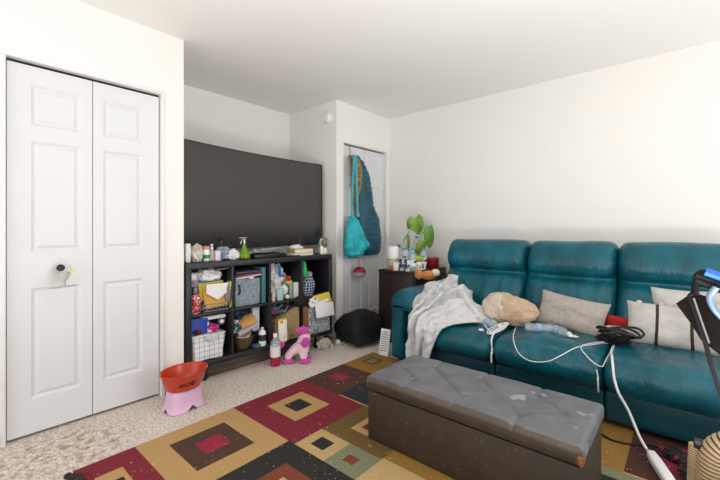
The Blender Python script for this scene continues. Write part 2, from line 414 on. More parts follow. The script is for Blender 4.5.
for i in range(330):
    if i < 60: x, y = rs.uniform(-1.6, -1.05), rs.uniform(1.15, 1.5)
    elif i < 120: x, y = rs.uniform(-.42, .05), rs.uniform(2.02, 2.5)
    elif i < 260: x, y = rs.uniform(-2.1, -1.1), rs.uniform(.6, 2.2)
    else: x, y = rs.uniform(-2.55, -2.13), rs.uniform(.1, 2.1)
    z = .0125 if x > RX0 else .004
    s = rs.uniform(.0008, .0024)
    bmesh.ops.create_icosphere(bm, subdivisions=1, radius=s, matrix=frame((x, y, z), (0, 0, rs.random()*6), (1, rs.uniform(.5, 2), .6)))
obj('floor_crumbs', bm, M['paper'], smooth=0, kind='stuff', label='white crumbs and lint scattered over the rug', cat='crumbs')
bm = bmesh.new()
tube(bm, [(-2.06, .40, .02), (-2.03, .43, .024), (-1.985, .43, .018)], .014, seg=7); blob(bm, (-2.075, .4, .02), (.02, .018, .012), amp=.4, sub=2)
obj('sock', bm, flat('dark_brown_knit', '#2b2120', .9), label='small dark sock crumpled at the near corner of the red rug square', cat='sock')

# ------------------------------------------------------------------ sofa
def wr(p, a=.006, f=6, s=0):
    return Vector((noise.noise(Vector((p.x*f+s, p.y*f, p.z*f))), noise.noise(Vector((p.x*f, p.y*f+s+9, p.z*f))), noise.noise(Vector((p.x*f, p.y*f, p.z*f+s+4)))))*a
sofa = thing('reclining_sofa', 'long teal leather reclining sofa against the white wall behind the ottoman', 'sofa', (0, 0, 0))
SB = [(-1.60, -.972), (-.966, -.350), (-.344, .25)]
seat_prof = [(2.455, .235), (2.415, .28), (2.41, .325), (2.43, .365), (2.50, .398), (2.70, .405), (2.95, .398), (3.12, .385), (3.14, .30), (3.1, .22), (2.8, .20), (2.52, .205)]
for i, (a, b) in enumerate(SB):
    def f(v, t, i=i):
        puff = max(0, min(1, (v.z-.3)/.12)); mid = 1-(2*t-1)**4
        v = v+Vector((0, -.012*mid, .018*mid*puff))
        rx = 4*(noise.noise(Vector((v.x*14+v.y*5, v.y*4, i*7.3))))
        w_ = .0028*rx*puff
        return v+Vector((0, -w_*.7, w_))+wr(v, .007, 5, i*3)
    obj('seat_cushion', loft(bmesh.new(), seat_prof, a, b, .045, 0, 46, 6, f), M['leather'], sofa, smooth=60)
# lower front panels with the band under each seat
for i, (a, b) in enumerate(SB):
    pr = [(2.52, .04), (2.495, .06), (2.49, .12), (2.485, .19), (2.50, .215), (2.6, .22), (2.62, .12), (2.6, .04)]
    obj('front_panel', loft(bmesh.new(), pr, a-.002, b+.002, .02, 0, 10, 4, lambda v, t: v+wr(v, .003, 6)), M['leather_dark'], sofa, smooth=50)
obj('base', B((-.68, 3.05, .13), (1.9, .9, .17), bev=.01), M['blackcloth'], sofa)
# backs: a lumbar pad and a head roll joined by a seam
BK = [(-1.70, -.985), (-.977, -.372), (-.364, .26)]
back_prof = [(3.16, .36), (3.06, .42), (3.035, .50), (3.06, .60), (3.115, .70), (3.175, .755), (3.135, .80), (3.125, .87), (3.16, .95), (3.225, 1.012), (3.30, 1.03), (3.385, 1.01), (3.44, .93), (3.47, .75), (3.47, .45), (3.40, .34)]
for i, (a, b) in enumerate(BK):
    def f(v, t, i=i):
        mid = 1-(2*t-1)**6
        frontish = max(0, min(1, (3.33-v.y)/.15))
        v = v+Vector((0, .03*(1-mid)*frontish, -.012*(1-mid)*(v.z > .9)))
        g = noise.noise(Vector((v.x*15, v.z*2.6+i*5, i*3.1)))
        amp = .017 if v.z < .74 else .007
        crease = math.exp(-((v.z-.755)/.05)**2)
        v.y -= frontish*(g*amp*(.5+crease*.6))
        if i == 0: v.y += .02*max(0, -(v.x+1.60))/.1*frontish
        return v+wr(v, .012, 3.3, i*5)
    obj('backrest', loft(bmesh.new(), back_prof, a, b, .055, 0, 60, 6, f), M['leather'], sofa, smooth=60)
obj('back_panel', B((-.70, 3.50, .55), (2.1, .08, .80), bev=.03), M['leather_dark'], sofa)
# arms: upright body, padded roll on top that overhangs outward and to the front
def arm(x0, x1, sgn):
    body = [(x0+.02, .04), (x0+.005, .1), (x0, .3), (x0+.01, .50), (x0+.06, .55), (x1-.05, .55), (x1-.01, .5), (x1, .3), (x1-.005, .04)]
    if sgn > 0: pass
    o = obj('armrest', loft(bmesh.new(), body, 2.575, 3.40, .04, 1, 14, 5, lambda v, t: v+wr(v, .006, 5)), M['leather'], sofa, smooth=60)
    top = [(x0-.015, .50), (x0-.02, .56), (x0+.02, .607), (x0+.1, .625), (x1-.08, .622), (x1-.01, .60), (x1+.012, .55), (x1-.02, .49), (x0+.1, .48)]
    def f(v, t):
        k = max(0, 1-t/.16)
        v.z -= .05*k*k; v.z += .02*max(0, t-.3)
        g = noise.noise(Vector((v.x*3, v.y*16, v.z*3)))
        return v+Vector((0, 0, .004*g))+wr(v, .008, 4, 3)
    obj('arm_pad', loft(bmesh.new(), top, 2.50, 3.38, .05, 1, 26, 6, f), M['leather'], o, smooth=60)
    fr = [(x0+.0, .06), (x0-.012, .15), (x0-.012, .42), (x0+.01, .51), (x0+.06, .535), (x0+.105, .50), (x0+.115, .42), (x0+.11, .15), (x0+.10, .06)]
    obj('front_bolster', loft(bmesh.new(), fr, 2.505, 2.64, .035, 1, 4, 5, lambda v, t: v+wr(v, .004, 6)), M['leather'], o, smooth=60)
arm(-1.84, -1.605, 1); arm(.262, .50, -1)

# ------------------------------------------------------------------ ottoman
OX0, OX1, OY0, OY1, OZ = -1.283, -.274, 1.512, 1.975, .345
ot = thing('storage_ottoman', 'long charcoal leatherette storage ottoman with tufted lid in front of the sofa', 'ottoman', (0, 0, 0))
bm = B(((OX0+OX1)/2, (OY0+OY1)/2, .14), (OX1-OX0-.02, OY1-OY0-.02, .256), bev=.006)
obj('box_body', bm, M['pu_side'], ot)
tf = [(-1.05, 1.62), (-.785, 1.62), (-.52, 1.62), (-1.185, 1.75), (-.918, 1.86), (-.66, 1.86), (-.395, 1.75), (-1.065, 1.855), (-.795, 1.855), (-.525, 1.84)]
tf = [(-1.05, 1.62), (-.785, 1.62), (-.52, 1.62), (-1.065, 1.855), (-.795, 1.855), (-.525, 1.845), (-1.2, 1.745), (-.39, 1.75)]
cr = [((-1.2, 1.745), (-1.05, 1.62)), ((-1.065, 1.855), (-.785, 1.62)), ((-.795, 1.855), (-.52, 1.62)), ((-.525, 1.845), (-.39, 1.75)), ((-.39, 1.75), (-.26, 1.755)), ((-1.2, 1.745), (-1.3, 1.75)),
      ((-1.2, 1.745), (-1.065, 1.855)), ((-1.05, 1.62), (-.795, 1.855)), ((-.785, 1.62), (-.525, 1.845)), ((-.52, 1.62), (-.39, 1.75))]
cr2 = [((x, y), (x, OY0 if y < 1.7 else OY1)) for x, y in tf[:6]]
def segd(p, a, b):
    ax, ay = a; bx_, by_ = b; dx, dy = bx_-ax, by_-ay
    t = max(0, min(1, ((p[0]-ax)*dx+(p[1]-ay)*dy)/(dx*dx+dy*dy))); return math.hypot(p[0]-ax-dx*t, p[1]-ay-dy*t)
cx, cy = (OX0+OX1)/2, (OY0+OY1)/2
def lidf(p):
    x, y = p.x+cx, p.y+cy
    if p.z > 0:
        d = sum(-.008*math.exp(-(segd((x, y), *s)/.0065)**2)*(1 if i < 4 else .45) for i, s in enumerate(cr))
        d += sum(-.006*math.exp(-(segd((x, y), *s)/.008)**2) for s in cr2)
        d += sum(-.010*math.exp(-(math.hypot(x-a, y-b)/.022)**2) for a, b in tf)
        p = p+Vector((0, 0, max(d, -.018)+.010*(1-(2*(x-cx)/(OX1-OX0))**4)*(1-(2*(y-cy)/(OY1-OY0))**4)))
    if abs(p.y) > .2:   # stitched dents running over the lid's edge
        k = min(abs(x-a) for a in (-1.05, -.785, -.52))
        p = p+Vector((0, -math.copysign(.005*math.exp(-(k/.006)**2), p.y), 0))
    return p+wr(p, .003, 9)
bm = rbox(bmesh.new(), (cx, cy, OZ-.036), (OX1-OX0, OY1-OY0, .072), .02, 120, 3, fn=lidf)
bm.normal_update()
for f in bm.faces: f.material_index = 1 if f.normal.y < -.45 and f.calc_center_median().y < OY0+.02 else 0
M['pu_edge'] = mat('faded_brown_leatherette', '#4d4138', .5, '#5d5046', 12, .35, .7, bump=.1, bscale=50, bdist=.002)
lid = obj('lid', bm, [M['pu'], M['pu_edge']], ot, smooth=60)
bm = bmesh.new()
for y in (OY0-.001, OY1+.001): box(bm, (cx, y, OZ-.046), (OX1-OX0-.05, .004, .036), bev=.0015)
obj('lid_border', bm, M['pu_side'], ot, label='brown faded border strip of the lid')
bm = B((OX1-.008, OY0+.004, OZ-.048), (.016, .012, .034), bev=.003); box(bm, (OX1-.001, OY0+.02, OZ-.05), (.006, .018, .02), bev=.002)
obj('torn_corner', bm, flat('bare_particle_board', '#a8662f', .9, col2='#6d3c1c', scale=90), ot, label='torn corner showing bare brown board')
bm = bmesh.new(); rs = random.Random(11)
for i in range(90):
    x, y = rs.uniform(OX0+.05, OX1-.05), rs.uniform(OY0+.04, OY1-.04)
    if i % 3 == 0: x, y = rs.gauss(-.72, .08), rs.gauss(1.70, .04)
    if i % 3 == 1: x, y = rs.gauss(-1.1, .07), rs.gauss(1.76, .06)
    if not (OX0+.03 < x < OX1-.03 and OY0+.03 < y < OY1-.03): continue
    s = rs.uniform(.001, .0028)
    bmesh.ops.create_icosphere(bm, subdivisions=1, radius=s, matrix=frame((x, y, OZ+.004), (0, 0, 0), (1.5, rs.uniform(.5, 2), .5)))
obj('ottoman_crumbs', bm, M['paper'], smooth=0, kind='stuff', label='white crumbs scattered on the ottoman lid', cat='crumbs')

# ------------------------------------------------------------------ television
UX, UY, UA = -2.64, 1.17, math.atan2(.0576, .9983)      # shelving unit: front left corner and turn
def U(a, b, z=0): return Vector((UX+.0576*a-.9983*b, UY+.9983*a+.0576*b, z))
UR = -UA                                                # turn of things that stand square to the unit
TVL, TVR = Vector((-2.785, 1.215, 0)), Vector((-2.85, 2.665, 0))
tv = thing('television', 'large curved black television standing on the black cube shelving unit', 'television', ((TVL+TVR)/2)+Vector((0, 0, .878)))
tvd = (TVR-TVL).normalized(); tvn = Vector((tvd.y, -tvd.x, 0)); TW = (TVR-TVL).length
def tvp(s, z, dpt): # s in -1..1
    bow = .055*(1-s*s)
    return tvd*(s*TW/2)+tvn*(-bow-dpt)+Vector((0, 0, z))
z0, z1 = .078, .907
sheetm = bmesh.new()
def slab(bm, s0, s1, za, zb, d0, d1, n=36):
    R = []
    for i in range(n+1):
        s = s0+(s1-s0)*i/n; R.append([bm.verts.new(tvp(s, z, d)) for z, d in ((za, d0), (zb, d0), (zb, d1), (za, d1))])
    for a, b in zip(R, R[1:]):
        for k in range(4): bm.faces.new((a[k], a[(k+1) % 4], b[(k+1) % 4], b[k]))
    bm.faces.new(R[0][::-1]); bm.faces.new(R[-1])
slab(sheetm, -.992, .992, z0+.012, z1-.008, -.001, .01)
obj('screen', sheetm, M['screen'], tv, smooth=30)
bm = bmesh.new(); slab(bm, -1, 1, z0, z1, .002, .035); slab(bm, -1, 1, z1-.008, z1, -.004, .03); slab(bm, -1, 1, z0, z0+.013, -.004, .03)
slab(bm, -1, -.991, z0, z1, -.004, .03, 1); slab(bm, .991, 1, z0, z1, -.004, .03, 1); slab(bm, -.6, .6, z0+.05, z1-.25, .03, .075)
obj('casing', bm, M['bezel'], tv, smooth=30)
for s in (-.62, .62):
    bm = bmesh.new(); p = tvp(s, 0, 0)
    tube(bm, [p+tvn*.14+Vector((0, 0, .006)), p+tvn*.03+Vector((0, 0, .02)), p+Vector((0, 0, .085))], .009, 8)
    tube(bm, [p+tvn*(-.12)+Vector((0, 0, .006)), p-tvn*.04+Vector((0, 0, .02)), p-tvn*.01+Vector((0, 0, .085))], .009, 8)
    obj('stand_foot', bm, M['black'], tv)

# ------------------------------------------------------------------ cube shelving unit
LU, DU, ZB, ZT = 1.36, .39, .115, .876
un = thing('cube_shelving_unit', 'black eight-cube shelving unit on casters below the television', 'shelf', (UX, UY, 0), UR)
# in the unit's own frame: x = -depth, y = along
def ub(a0, a1, b0, b1, z0_, z1_, bev=.002): return B((-(b0+b1)/2, (a0+a1)/2, (z0_+z1_)/2), (b1-b0, a1-a0, z1_-z0_), bev=bev)
obj('top_board', ub(0, LU, 0, DU, ZT-.042, ZT), M['shelfwood'], un)
obj('bottom_board', ub(0, LU, 0, DU, ZB, ZB+.042), M['shelfwood'], un)
obj('side_panel', ub(0, .04, .0, DU, ZB+.042, ZT-.042), M['shelfwood'], un); obj('side_panel', ub(LU-.04, LU, .0, DU, ZB+.042, ZT-.042), M['shelfwood'], un)
for k in (1, 2, 3): obj('divider', ub(.02+.33*k-.009, .02+.33*k+.009, .003, DU-.006, ZB+.042, ZT-.042), M['shelfwood'], un)
for k in range(4): obj('shelf', ub(.02+.33*k+.0095+(.0105 if k == 0 else 0), .02+.33*(k+1)-.0095-(.0105 if k == 3 else 0), .003, DU-.006, .487, .507), M['shelfwood'], un)
obj('back_panel', ub(.01, LU-.01, DU-.006, DU, ZB, ZT-.01, 0), M['black'], un)
for a, b in ((.15, .05), (.15, .34), (1.2, .05), (1.2, .34)):
    bm = bmesh.new(); box(bm, (-b, a, .106), (.045, .045, .016), bev=.003); box(bm, (-b, a, .075), (.03, .03, .06), bev=.006)
    c_ = obj('caster', bm, M['black'], un)
    obj('wheel', lathe(bmesh.new(), [(.0, -.013), (.022, -.012), (.026, -.006), (.026, .006), (.022, .012), (0, .013)], (-b, a, .0275), (0, pi/2, 0)), M['black'], c_)
def Z_of(x): return x
wp = flat('grey_brown_laminate', '#6d594e', .5, col2='#54443b', scale=16, stretch=(1, .15, 3))
obj('wooden_plank', B((0, 0, 0), (.018, .86, .095), bev=.003), wp, loc=U(.62, .10, .0485), rz=UR, label='grey-brown wooden plank standing on edge under the shelving unit', cat='plank')
obj('wooden_block', B((0, 0, 0), (.08, .05, .085), bev=.004), flat('red_brown_wood', '#6d3520', .6), loc=U(1.335, .03, .0435), rz=UR, label='red-brown wooden block under the right end of the shelving unit', cat='block')
for x in (-1.80, -.70, .42):
    for y in (2.62, 3.42): obj('foot', B((x, y, .03), (.06, .06, .034), bev=.004), M['black'], sofa)

# ------------------------------------------------------------------ small-item builders
def single(name, bm, m, label, cat, loc=(0, 0, 0), rz=0, group=None, **k): return obj(name, bm, m, loc=loc, rz=rz, label=label, cat=cat, group=group, **k)
def crumple(s, seed=0, amp=.5, f=2.6, sub=4, flatz=-.75, fold=.25):
    """a crumpled bag or bundle: deep sharp folds, resting on a flattened underside; origin at its base"""
    bm = bmesh.new()
    def fn(p):
        n1 = noise.noise(p*f+Vector((seed*3.1, seed, 0))); n2 = abs(noise.noise(p*f*2.3+Vector((0, seed*1.7, 5))))
        p = p*(1+amp*n1-fold*n2)
        if p.z < flatz: p.z = flatz
        return p
    blob(bm, (0, 0, -flatz*s[2]), s, fn=fn, sub=sub)
    return bm
def bottle_bm(r, h, neck=.35, shoulder=.72, nh=.9, wave=0):
    n_ = r*neck
    pr = [(r*.9, 0), (r, r*.12), (r, h*.2), (r*(1-wave), h*.35), (r, h*.5), (r, h*shoulder), (r*.8, h*(shoulder+.08)), (n_, h*nh), (n_, h*.94)]
    return lathe(bmesh.new(), pr, seg=24)
def bottle(name, label, cat, loc, r, h, body, capc, band=None, neck=.35, shoulder=.72, group=None, wave=0, capname='cap'):
    t = thing(name, label, cat, loc, group=group)
    obj('body', bottle_bm(r, h, neck, shoulder, .9, wave), body, t)
    obj(capname, lathe(bmesh.new(), [(r*neck*1.2, h*.92), (r*neck*1.25, h*.93), (r*neck*1.25, h*.995), (r*neck*1.1, h)], seg=20), capc, t)
    if band: obj('wrapper', lathe(bmesh.new(), [(r*1.015, h*.28), (r*1.015, h*.62)], seg=24, cap=False), band, t)
    return t
def boxthing(name, label, cat, c, s, m, rz=0, rot=None, bev=.002, group=None):
    return obj(name, B((0, 0, 0), s, bev=bev), m, loc=c, rz=rz, rot=rot, label=label, cat=cat, group=group)

ZT0 = ZT+.001
# ---- on top of the shelving unit, left to right
boxthing('carton', 'slim white box at the left end of the black shelving top', 'box', U(.045, .10, ZT0+.068), (.05, .032, .136), M['whitep'], UR)
single('plastic_bag', crumple((.052, .045, .075), 3, .35, 3.2), flat('cream_film', '#d9d3c6', .4, col2='#b8a98e', scale=25, lo=.45, hi=.7, bump=.5), 'crumpled clear and cream plastic bag beside the slim white box on the shelving top', 'bag', U(.115, .10, ZT0), UR)
t = thing('jar', 'white round jar with pink lid and green label on the shelving top', 'jar', U(.182, .09, ZT0))
obj('body', lathe(bmesh.new(), [(.022, 0), (.025, .004), (.025, .075), (.021, .085), (.021, .09)]), M['whitep'], t)
obj('lid', lathe(bmesh.new(), [(.0245, .09), (.0255, .094), (.0255, .108), (.02, .114), (0, .115)]), flat('pink_lid', '#d9868f', .4), t)
obj('sticker', lathe(bmesh.new(), [(.0256, .022), (.0256, .05)], cap=False), flat('green_print', '#1f8a4c', .5), t)
t = thing('pump_bottle', 'small clear pump bottle standing next to a pink carton', 'bottle', U(.222, .085, ZT0))
obj('body', bottle_bm(.021, .098, .4, .7), flat('milky_plastic', '#cfc6c6', .25, trans=.4), t)
obj('pump', lathe(bmesh.new(), [(.011, .088), (.011, .104), (.005, .106), (.005, .118), (.012, .12), (.012, .127), (0, .128)], seg=14), M['whitep'], t)
boxthing('small_carton', 'small pale pink carton on the shelving top left of the wrapped bundle', 'box', U(.262, .085, ZT0+.0385), (.04, .04, .077), flat('pale_pink_card', '#ecd3d6', .6), UR)
single('plastic_bag', crumple((.05, .065, .06), 8, .4, 3), flat('grey_blue_film', '#8e9ab0', .35, col2='#2b3fa5', scale=14, lo=.56, hi=.62, bump=.4), 'grey plastic wrap with blue print in front of the television', 'bag', U(.325, .12, ZT0), UR)
single('plastic_bag', crumple((.045, .05, .047), 5, .4, 3.4), M['filmbag'], 'crumpled white plastic bag left of the green spray bottle', 'bag', U(.395, .09, ZT0), UR)
def leafy_bottle(loc):
    t = thing('small_bottle', 'small dark green bottle behind the white plastic bags', 'bottle', loc)
    obj('body', bottle_bm(.022, .12, .3, .6), flat('dark_green_glass', '#28381c', .2), t); obj('cap', lathe(bmesh.new(), [(.008, .115), (.008, .15), (0, .151)]), flat('maroon_cap', '#54222a', .4), t)
leafy_bottle(U(.36, .22, ZT0))
gg = mat('green_glass', '#8fb423', .12, trans=.45)
t = thing('spray_bottle', 'pear-shaped green glass spray bottle with silver trigger on the shelving top', 'bottle', U(.49, .085, ZT0), UR+.3)
obj('body', lathe(bmesh.new(), [(.036, 0), (.045, .006), (.049, .022), (.046, .04), (.034, .062), (.021, .085), (.014, .108), (.012, .125)], seg=32), gg, t)
o = obj('sprayer', lathe(bmesh.new(), [(.013, .124), (.014, .128), (.014, .14), (.008, .143), (.008, .16)], seg=16), M['metal'], t)
bm = bmesh.new(); box(bm, (0, -.006, .168), (.014, .062, .016), bev=.005); box(bm, (0, -.045, .170), (.009, .02, .009), bev=.003)
obj('spray_head', bm, M['metal'], o)
obj('trigger', tube(bmesh.new(), [(0, -.015, .16), (0, -.03, .148), (0, -.045, .12)], .0045, 6), M['metal'], o)
boxthing('disc_player', 'flat black disc player lying under white papers before the television', 'disc player', U(.71, .13, ZT0+.016), (.17, .30, .032), M['black'], UR, bev=.004)
rs = random.Random(5)
def paper_bm(sx, sy, seed, curl=.01):
    return sheet(bmesh.new(), lambda u, v: ((u-.5)*sx, (v-.5)*sy, curl*noise.noise(Vector((u*2+seed, v*2, seed)))+curl*.7*u*u), 10, 10, .0012)
for k in range(4):
    single('paper_sheet', paper_bm(.14, .19, k, .012), M['paper'], 'loose white papers stacked on the black disc player', 'paper', U(.64+.03*k, .12-.01*k, ZT0+.046+.008*k), UR+rs.uniform(-.25, .25), group='papers on the disc player')
single('cable', tube(bmesh.new(), [U(.80, .03, .883), U(.86, .05, .885), U(.9, .03, .884), U(.95, .012, .883), U(1.0, .02, .884)], .004), M['black'], 'short black cable lying in front of the stacked books', 'cable')
boxthing('book', 'white thin book at the bottom of the stack on the shelving top', 'book', U(1.04, .10, ZT0+.010), (.15, .225, .02), flat('white_cover', '#dcdad6', .5), UR+.05)
t = thing('book', 'thick tan book topmost of the stack on the shelving top', 'book', U(1.06, .11, ZT0+.0215), UR-.04)
obj('cover', B((0, 0, .0195), (.135, .20, .038), bev=.002), flat('tan_cover', '#b39a63', .6), t); obj('pages', B((.003, 0, .0195), (.135, .194, .031)), flat('page_cream', '#ddd2b4', .8), t)
single('paper_sheet', crumple((.05, .06, .022), 4, .5, 2.2, flatz=-.5), M['paper'], 'crumpled white paper lying on top of the tan book', 'paper', U(1.02, .11, ZT0+.062), UR)
for k, (a, b, r) in enumerate(((1.17, .13, .05), (1.22, .16, .045), (1.14, .2, .055))):
    pts = [U(a+r*cos(t_)*(1+.2*sin(3*t_)), b+r*.7*sin(t_), ZT0+.012+.03*(.5+.5*sin(2*t_+k))) for t_ in [i*2*pi/9 for i in range(9)]]
    single('cable', tube(bmesh.new(), pts, .004, 7, 6, close=True), M['black'], 'coiled black cable tangled at the right end of the shelving top', 'cable', group='tangled cables')
bottle('small_bottle', 'small white bottle standing left of the glass globe', 'bottle', U(1.285, .07, ZT0), .016, .085, M['whitep'], flat('pale_blue', '#c4d2e6', .4), neck=.5)
t = thing('glass_globe', 'clear glass globe ornament on a pale stand at the right end of the shelving top', 'globe', U(1.322, .075, ZT0))
obj('stand', lathe(bmesh.new(), [(.028, 0), (.03, .004), (.028, .04), (.022, .058), (.018, .06)]), flat('pale_wax', '#e5dfc9', .5), t)
obj('globe', blob(bmesh.new(), (0, 0, .108), (.052, .052, .052), sub=4), mat('clear_glass', '#e8e6e0', .03, trans=.92), t)
obj('inner_ornament', blob(bmesh.new(), (0, 0, .104), (.018, .018, .02), amp=.3), M['brass'], t)

# ---- upper cubes
Z1, Z0 = .508, ZB+.043
t = thing('tin_canister', 'tall red patterned bottle with white lettering pattern and silver cap in the upper left cube', 'bottle', U(.082, .045, Z1))
red_p = pattern(mat('red_print', '#b01c2e', .4), 'noise', '#e9d8d4', freq=75, level=.56)
obj('body', lathe(bmesh.new(), [(.034, 0), (.036, .004), (.036, .12), (.03, .135), (.018, .145)]), red_p, t); obj('cap', lathe(bmesh.new(), [(.02, .145), (.021, .148), (.021, .185), (.016, .19), (0, .19)]), flat('silver_cap', '#8f8b88', .3, metal=.6), t)
boxthing('small_carton', 'little grey and white carton high in the upper left cube', 'box', U(.085, .11, .77), (.08, .06, .06), pattern(mat('grey_white_card', '#a9b0b8', .5), 'noise', '#f2f2f2', freq=35, level=.5), UR)
boxthing('small_carton', 'grey carton with a red stripe under the little grey and white one', 'box', U(.085, .115, .715), (.09, .06, .045), pattern(mat('grey_card', '#8b8d93', .5), 'noise', '#bb2d42', freq=18, level=.56), UR)
boxthing('storage_box', 'dark box supporting the small cartons at the back of the upper left cube', 'box', U(.082, .16, .596), (.12, .055, .174), M['black'], UR)
boxthing('storage_box', 'white cardboard box standing behind the yellow envelopes', 'box', U(.215, .20, Z1+.11), (.16, .19, .22), flat('white_card', '#d8d4cc', .7), UR)
single('plastic_bag', crumple((.07, .095, .058), 12, .3, 2.6, flatz=-.6), M['filmbag'], 'white plastic bag stuffed on top of the white box in the upper left cube', 'bag', U(.205, .11, .73), UR)
boxthing('book', 'grey book lying across the top of the upper left cube', 'book', U(.29, .13, .815), (.18, .12, .012), flat('grey_cover', '#6c6a6b', .6), rot=(radians(6), 0, UR))
t = thing('wire_basket', 'black wire letter basket holding yellow envelopes in the upper left cube', 'basket', U(.235, .06, Z1), UR)
bm = bmesh.new()
for z in (.003, .03, .058): tube(bm, [(.035, -.10, z), (.035, .10, z), (-.05, .10, z), (-.05, -.10, z)], .0022, 5, sm=False, close=True)
for k in range(9): y = -.10+.025*k; tube(bm, [(.035, y, .058), (.035, y, .003), (-.05, y, .003), (-.05, y, .058)], .0018, 5, sm=False)
obj('wire_frame', bm, M['metal'], t)
def card(name, label, cat, c, w_, h_, m, tilt=0, lean=.15, group=None, rz=0):
    """an upright sheet or envelope facing out of the unit"""
    return obj(name, B((0, 0, 0), (.004, w_, h_), bev=.001), m, loc=c, rot=(tilt, -lean, UR+rz), label=label, cat=cat, group=group)
yel = flat('manila_yellow', '#d8a441', .7); yl2 = flat('bright_yellow', '#d8c23a', .6)
card('envelope', 'tan-yellow manila envelope standing in the wire basket', 'envelope', U(.235, .05, .605), .175, .145, yel, .12)
card('folder', 'bright yellow folder with a blue edge behind the manila envelope', 'folder', U(.22, .078, .655), .19, .13, yl2, .05)
card('folder', 'blue folder edge peeking above the yellow folder', 'folder', U(.21, .09, .665), .18, .13, flat('blue_folder', '#2f7fc4', .5), .03)
t_ = sheet(bmesh.new(), lambda u, v: (.0+.006*sin(u*3), (u-.5)*.17, (v-.5)*.09*(1-.9*abs(u-.5)*(1-v)*1.2)-.03*(1-v)*(1-2*abs(u-.5))), 12, 6, .002)
single('envelope', t_, M['paper'], 'white open envelope drooping over the manila one in the wire basket', 'envelope', U(.24, .026, .665), UR)
single('ribbon', sheet(bmesh.new(), lambda u, v: (.006*sin(u*8), (v-.5)*.016+.01*sin(u*4), (u-.5)*.2), 14, 2, .002), flat('lime', '#b9cf3c', .6), 'lime green strip hanging by the divider in the upper left cube', 'strip', U(.338, .014, .62), UR)
single('cloth_bundle', crumple((.02, .02, .09), 2, .4, 3), flat('grey_knit', '#8d8684', .9), 'narrow grey crumpled cloth stuck between envelopes and divider', 'cloth', U(.322, .035, .56), UR)

felt = mat('grey_felt', '#77828c', .95, col2='#98a3ab', scale=60, lo=.35, hi=.65, bump=.5, bscale=90)
t = thing('storage_bin', 'grey felt storage bin with a black handle in the second upper cube', 'storage bin', U(.49, .012, Z1), UR)
bm = rbox(bmesh.new(), (-.14, 0, .107), (.27, .215, .212), .012, 10, 2, fn=lambda p: p+wr(p, .008, 9))
obj('bin_body', bm, felt, t); obj('handle', tube(bmesh.new(), [(-.004, -.085, .175), (.006, -.082, .15), (.008, -.082, .12), (-.004, -.085, .095)], .008, 8, flat_=.6), M['black'], t)
mg = [('#4d5b66', 'slate blue magazine'), ('#7c2744', 'burgundy magazine'), ('#c9c6c4', 'pale grey magazine')]
for k, (c_, nm) in enumerate([mg[2], mg[1], mg[0]]):
    boxthing('magazine', nm+' stacked on the grey felt bin', 'magazine', U(.50+.006*k, .12+.012*k, Z1+.236+k*.017), (.20, .22, .011), flat('mag%d' % k, c_, .4), rot=(radians(5-2*k), radians(4), UR))
single('cloth_bundle', crumple((.03, .05, .016), 6, .4, 3), pattern(mat('pink_white_cloth', '#e8dcdf', .8), 'noise', '#c0284c', freq=22, level=.56), 'pink and white cloth squeezed between the felt bin and magazines', 'cloth', U(.51, .045, Z1+.205), UR)
teal = flat('teal_card', '#3f7276', .5)
boxthing('file_box', 'tall slim teal file box right of the grey felt bin', 'file box', U(.63, .14, Z1+.148), (.24, .035, .292), teal, UR)

single('plastic_bag', crumple((.07, .105, .125), 15, .4, 2.4, flatz=-.6), flat('white_bag_grey', '#e4e3e0', .4, col2='#9aa4b5', scale=12, lo=.55, hi=.66, bump=.5), 'white plastic bag with grey print filling the third upper cube', 'bag', U(.795, .15, .62), UR)
single('tape_strip', sheet(bmesh.new(), lambda u, v: (.003*sin(u*6), (v-.5)*.028+.02*u, (.5-u)*.11), 8, 2, .002), flat('blue_tape', '#1f6fbe', .4), 'bright blue strip on the front of the white bag in the third cube', 'strip', U(.80, .062, .755), UR)
single('plastic_bag', crumple((.05, .065, .075), 19, .35, 3, flatz=-.6), flat('beige_film', '#c9c6bb', .5, bump=.5), 'greyish translucent bag below the blue-striped white bag', 'bag', U(.775, .09, Z1+.03), UR)
single('cup', lathe(bmesh.new(), [(.030, 0), (.033, .004), (.038, .10), (.036, .10), (.031, .008), (0, .006)], cap=False), flat('mint', '#aed3c9', .4), 'mint green cup at the front of the third upper cube', 'cup', U(.795, .04, Z1))
single('plastic_bag', crumple((.028, .04, .05), 21, .4, 3), M['filmbag'], 'small white plastic wrapper behind the mint cup', 'bag', U(.852, .06, Z1+.04), UR)
single('ball', blob(bmesh.new(), (0, 0, .02), (.021, .021, .02)), pattern(mat('white_ball', '#e8d9d3', .5), 'noise', '#c46a5c', freq=30, level=.58), 'small white and red ball by the mint cup', 'ball', U(.862, .025, Z1))
bottle('small_bottle', 'little clear bottle lying low at the left front of the third cube', 'bottle', U(.725, .03, Z1), .016, .08, flat('pinkish', '#d9bdb8', .3), M['whitep'])
boxthing('carton', 'dark green and white carton in the third upper cube', 'box', U(.905, .05, Z1+.062), (.06, .042, .124), pattern(mat('green_card', '#2d6b5c', .5), 'lines', '#dfe4d8', axes=(1,), scale=(1, 55, 1), width=.25), UR)
boxthing('carton', 'white carton at the right front of the third upper cube', 'box', U(.965, .07, Z1+.066), (.07, .05, .132), flat('offwhite_card', '#d9d8cf', .6), UR)
single('sweets_tin', lathe(bmesh.new(), [(.028, 0), (.03, .004), (.03, .022), (.026, .03), (0, .032)]), flat('yellow_tin', '#cfae3a', .4), 'round yellow tin lying on the green and white carton', 'tin', U(.905, .06, Z1+.125))
single('ball', blob(bmesh.new(), (0, 0, .02), (.024, .024, .02), amp=.15), flat('red_ball', '#b8202f', .5), 'small red ball resting on the yellow tin', 'ball', U(.90, .06, Z1+.158))
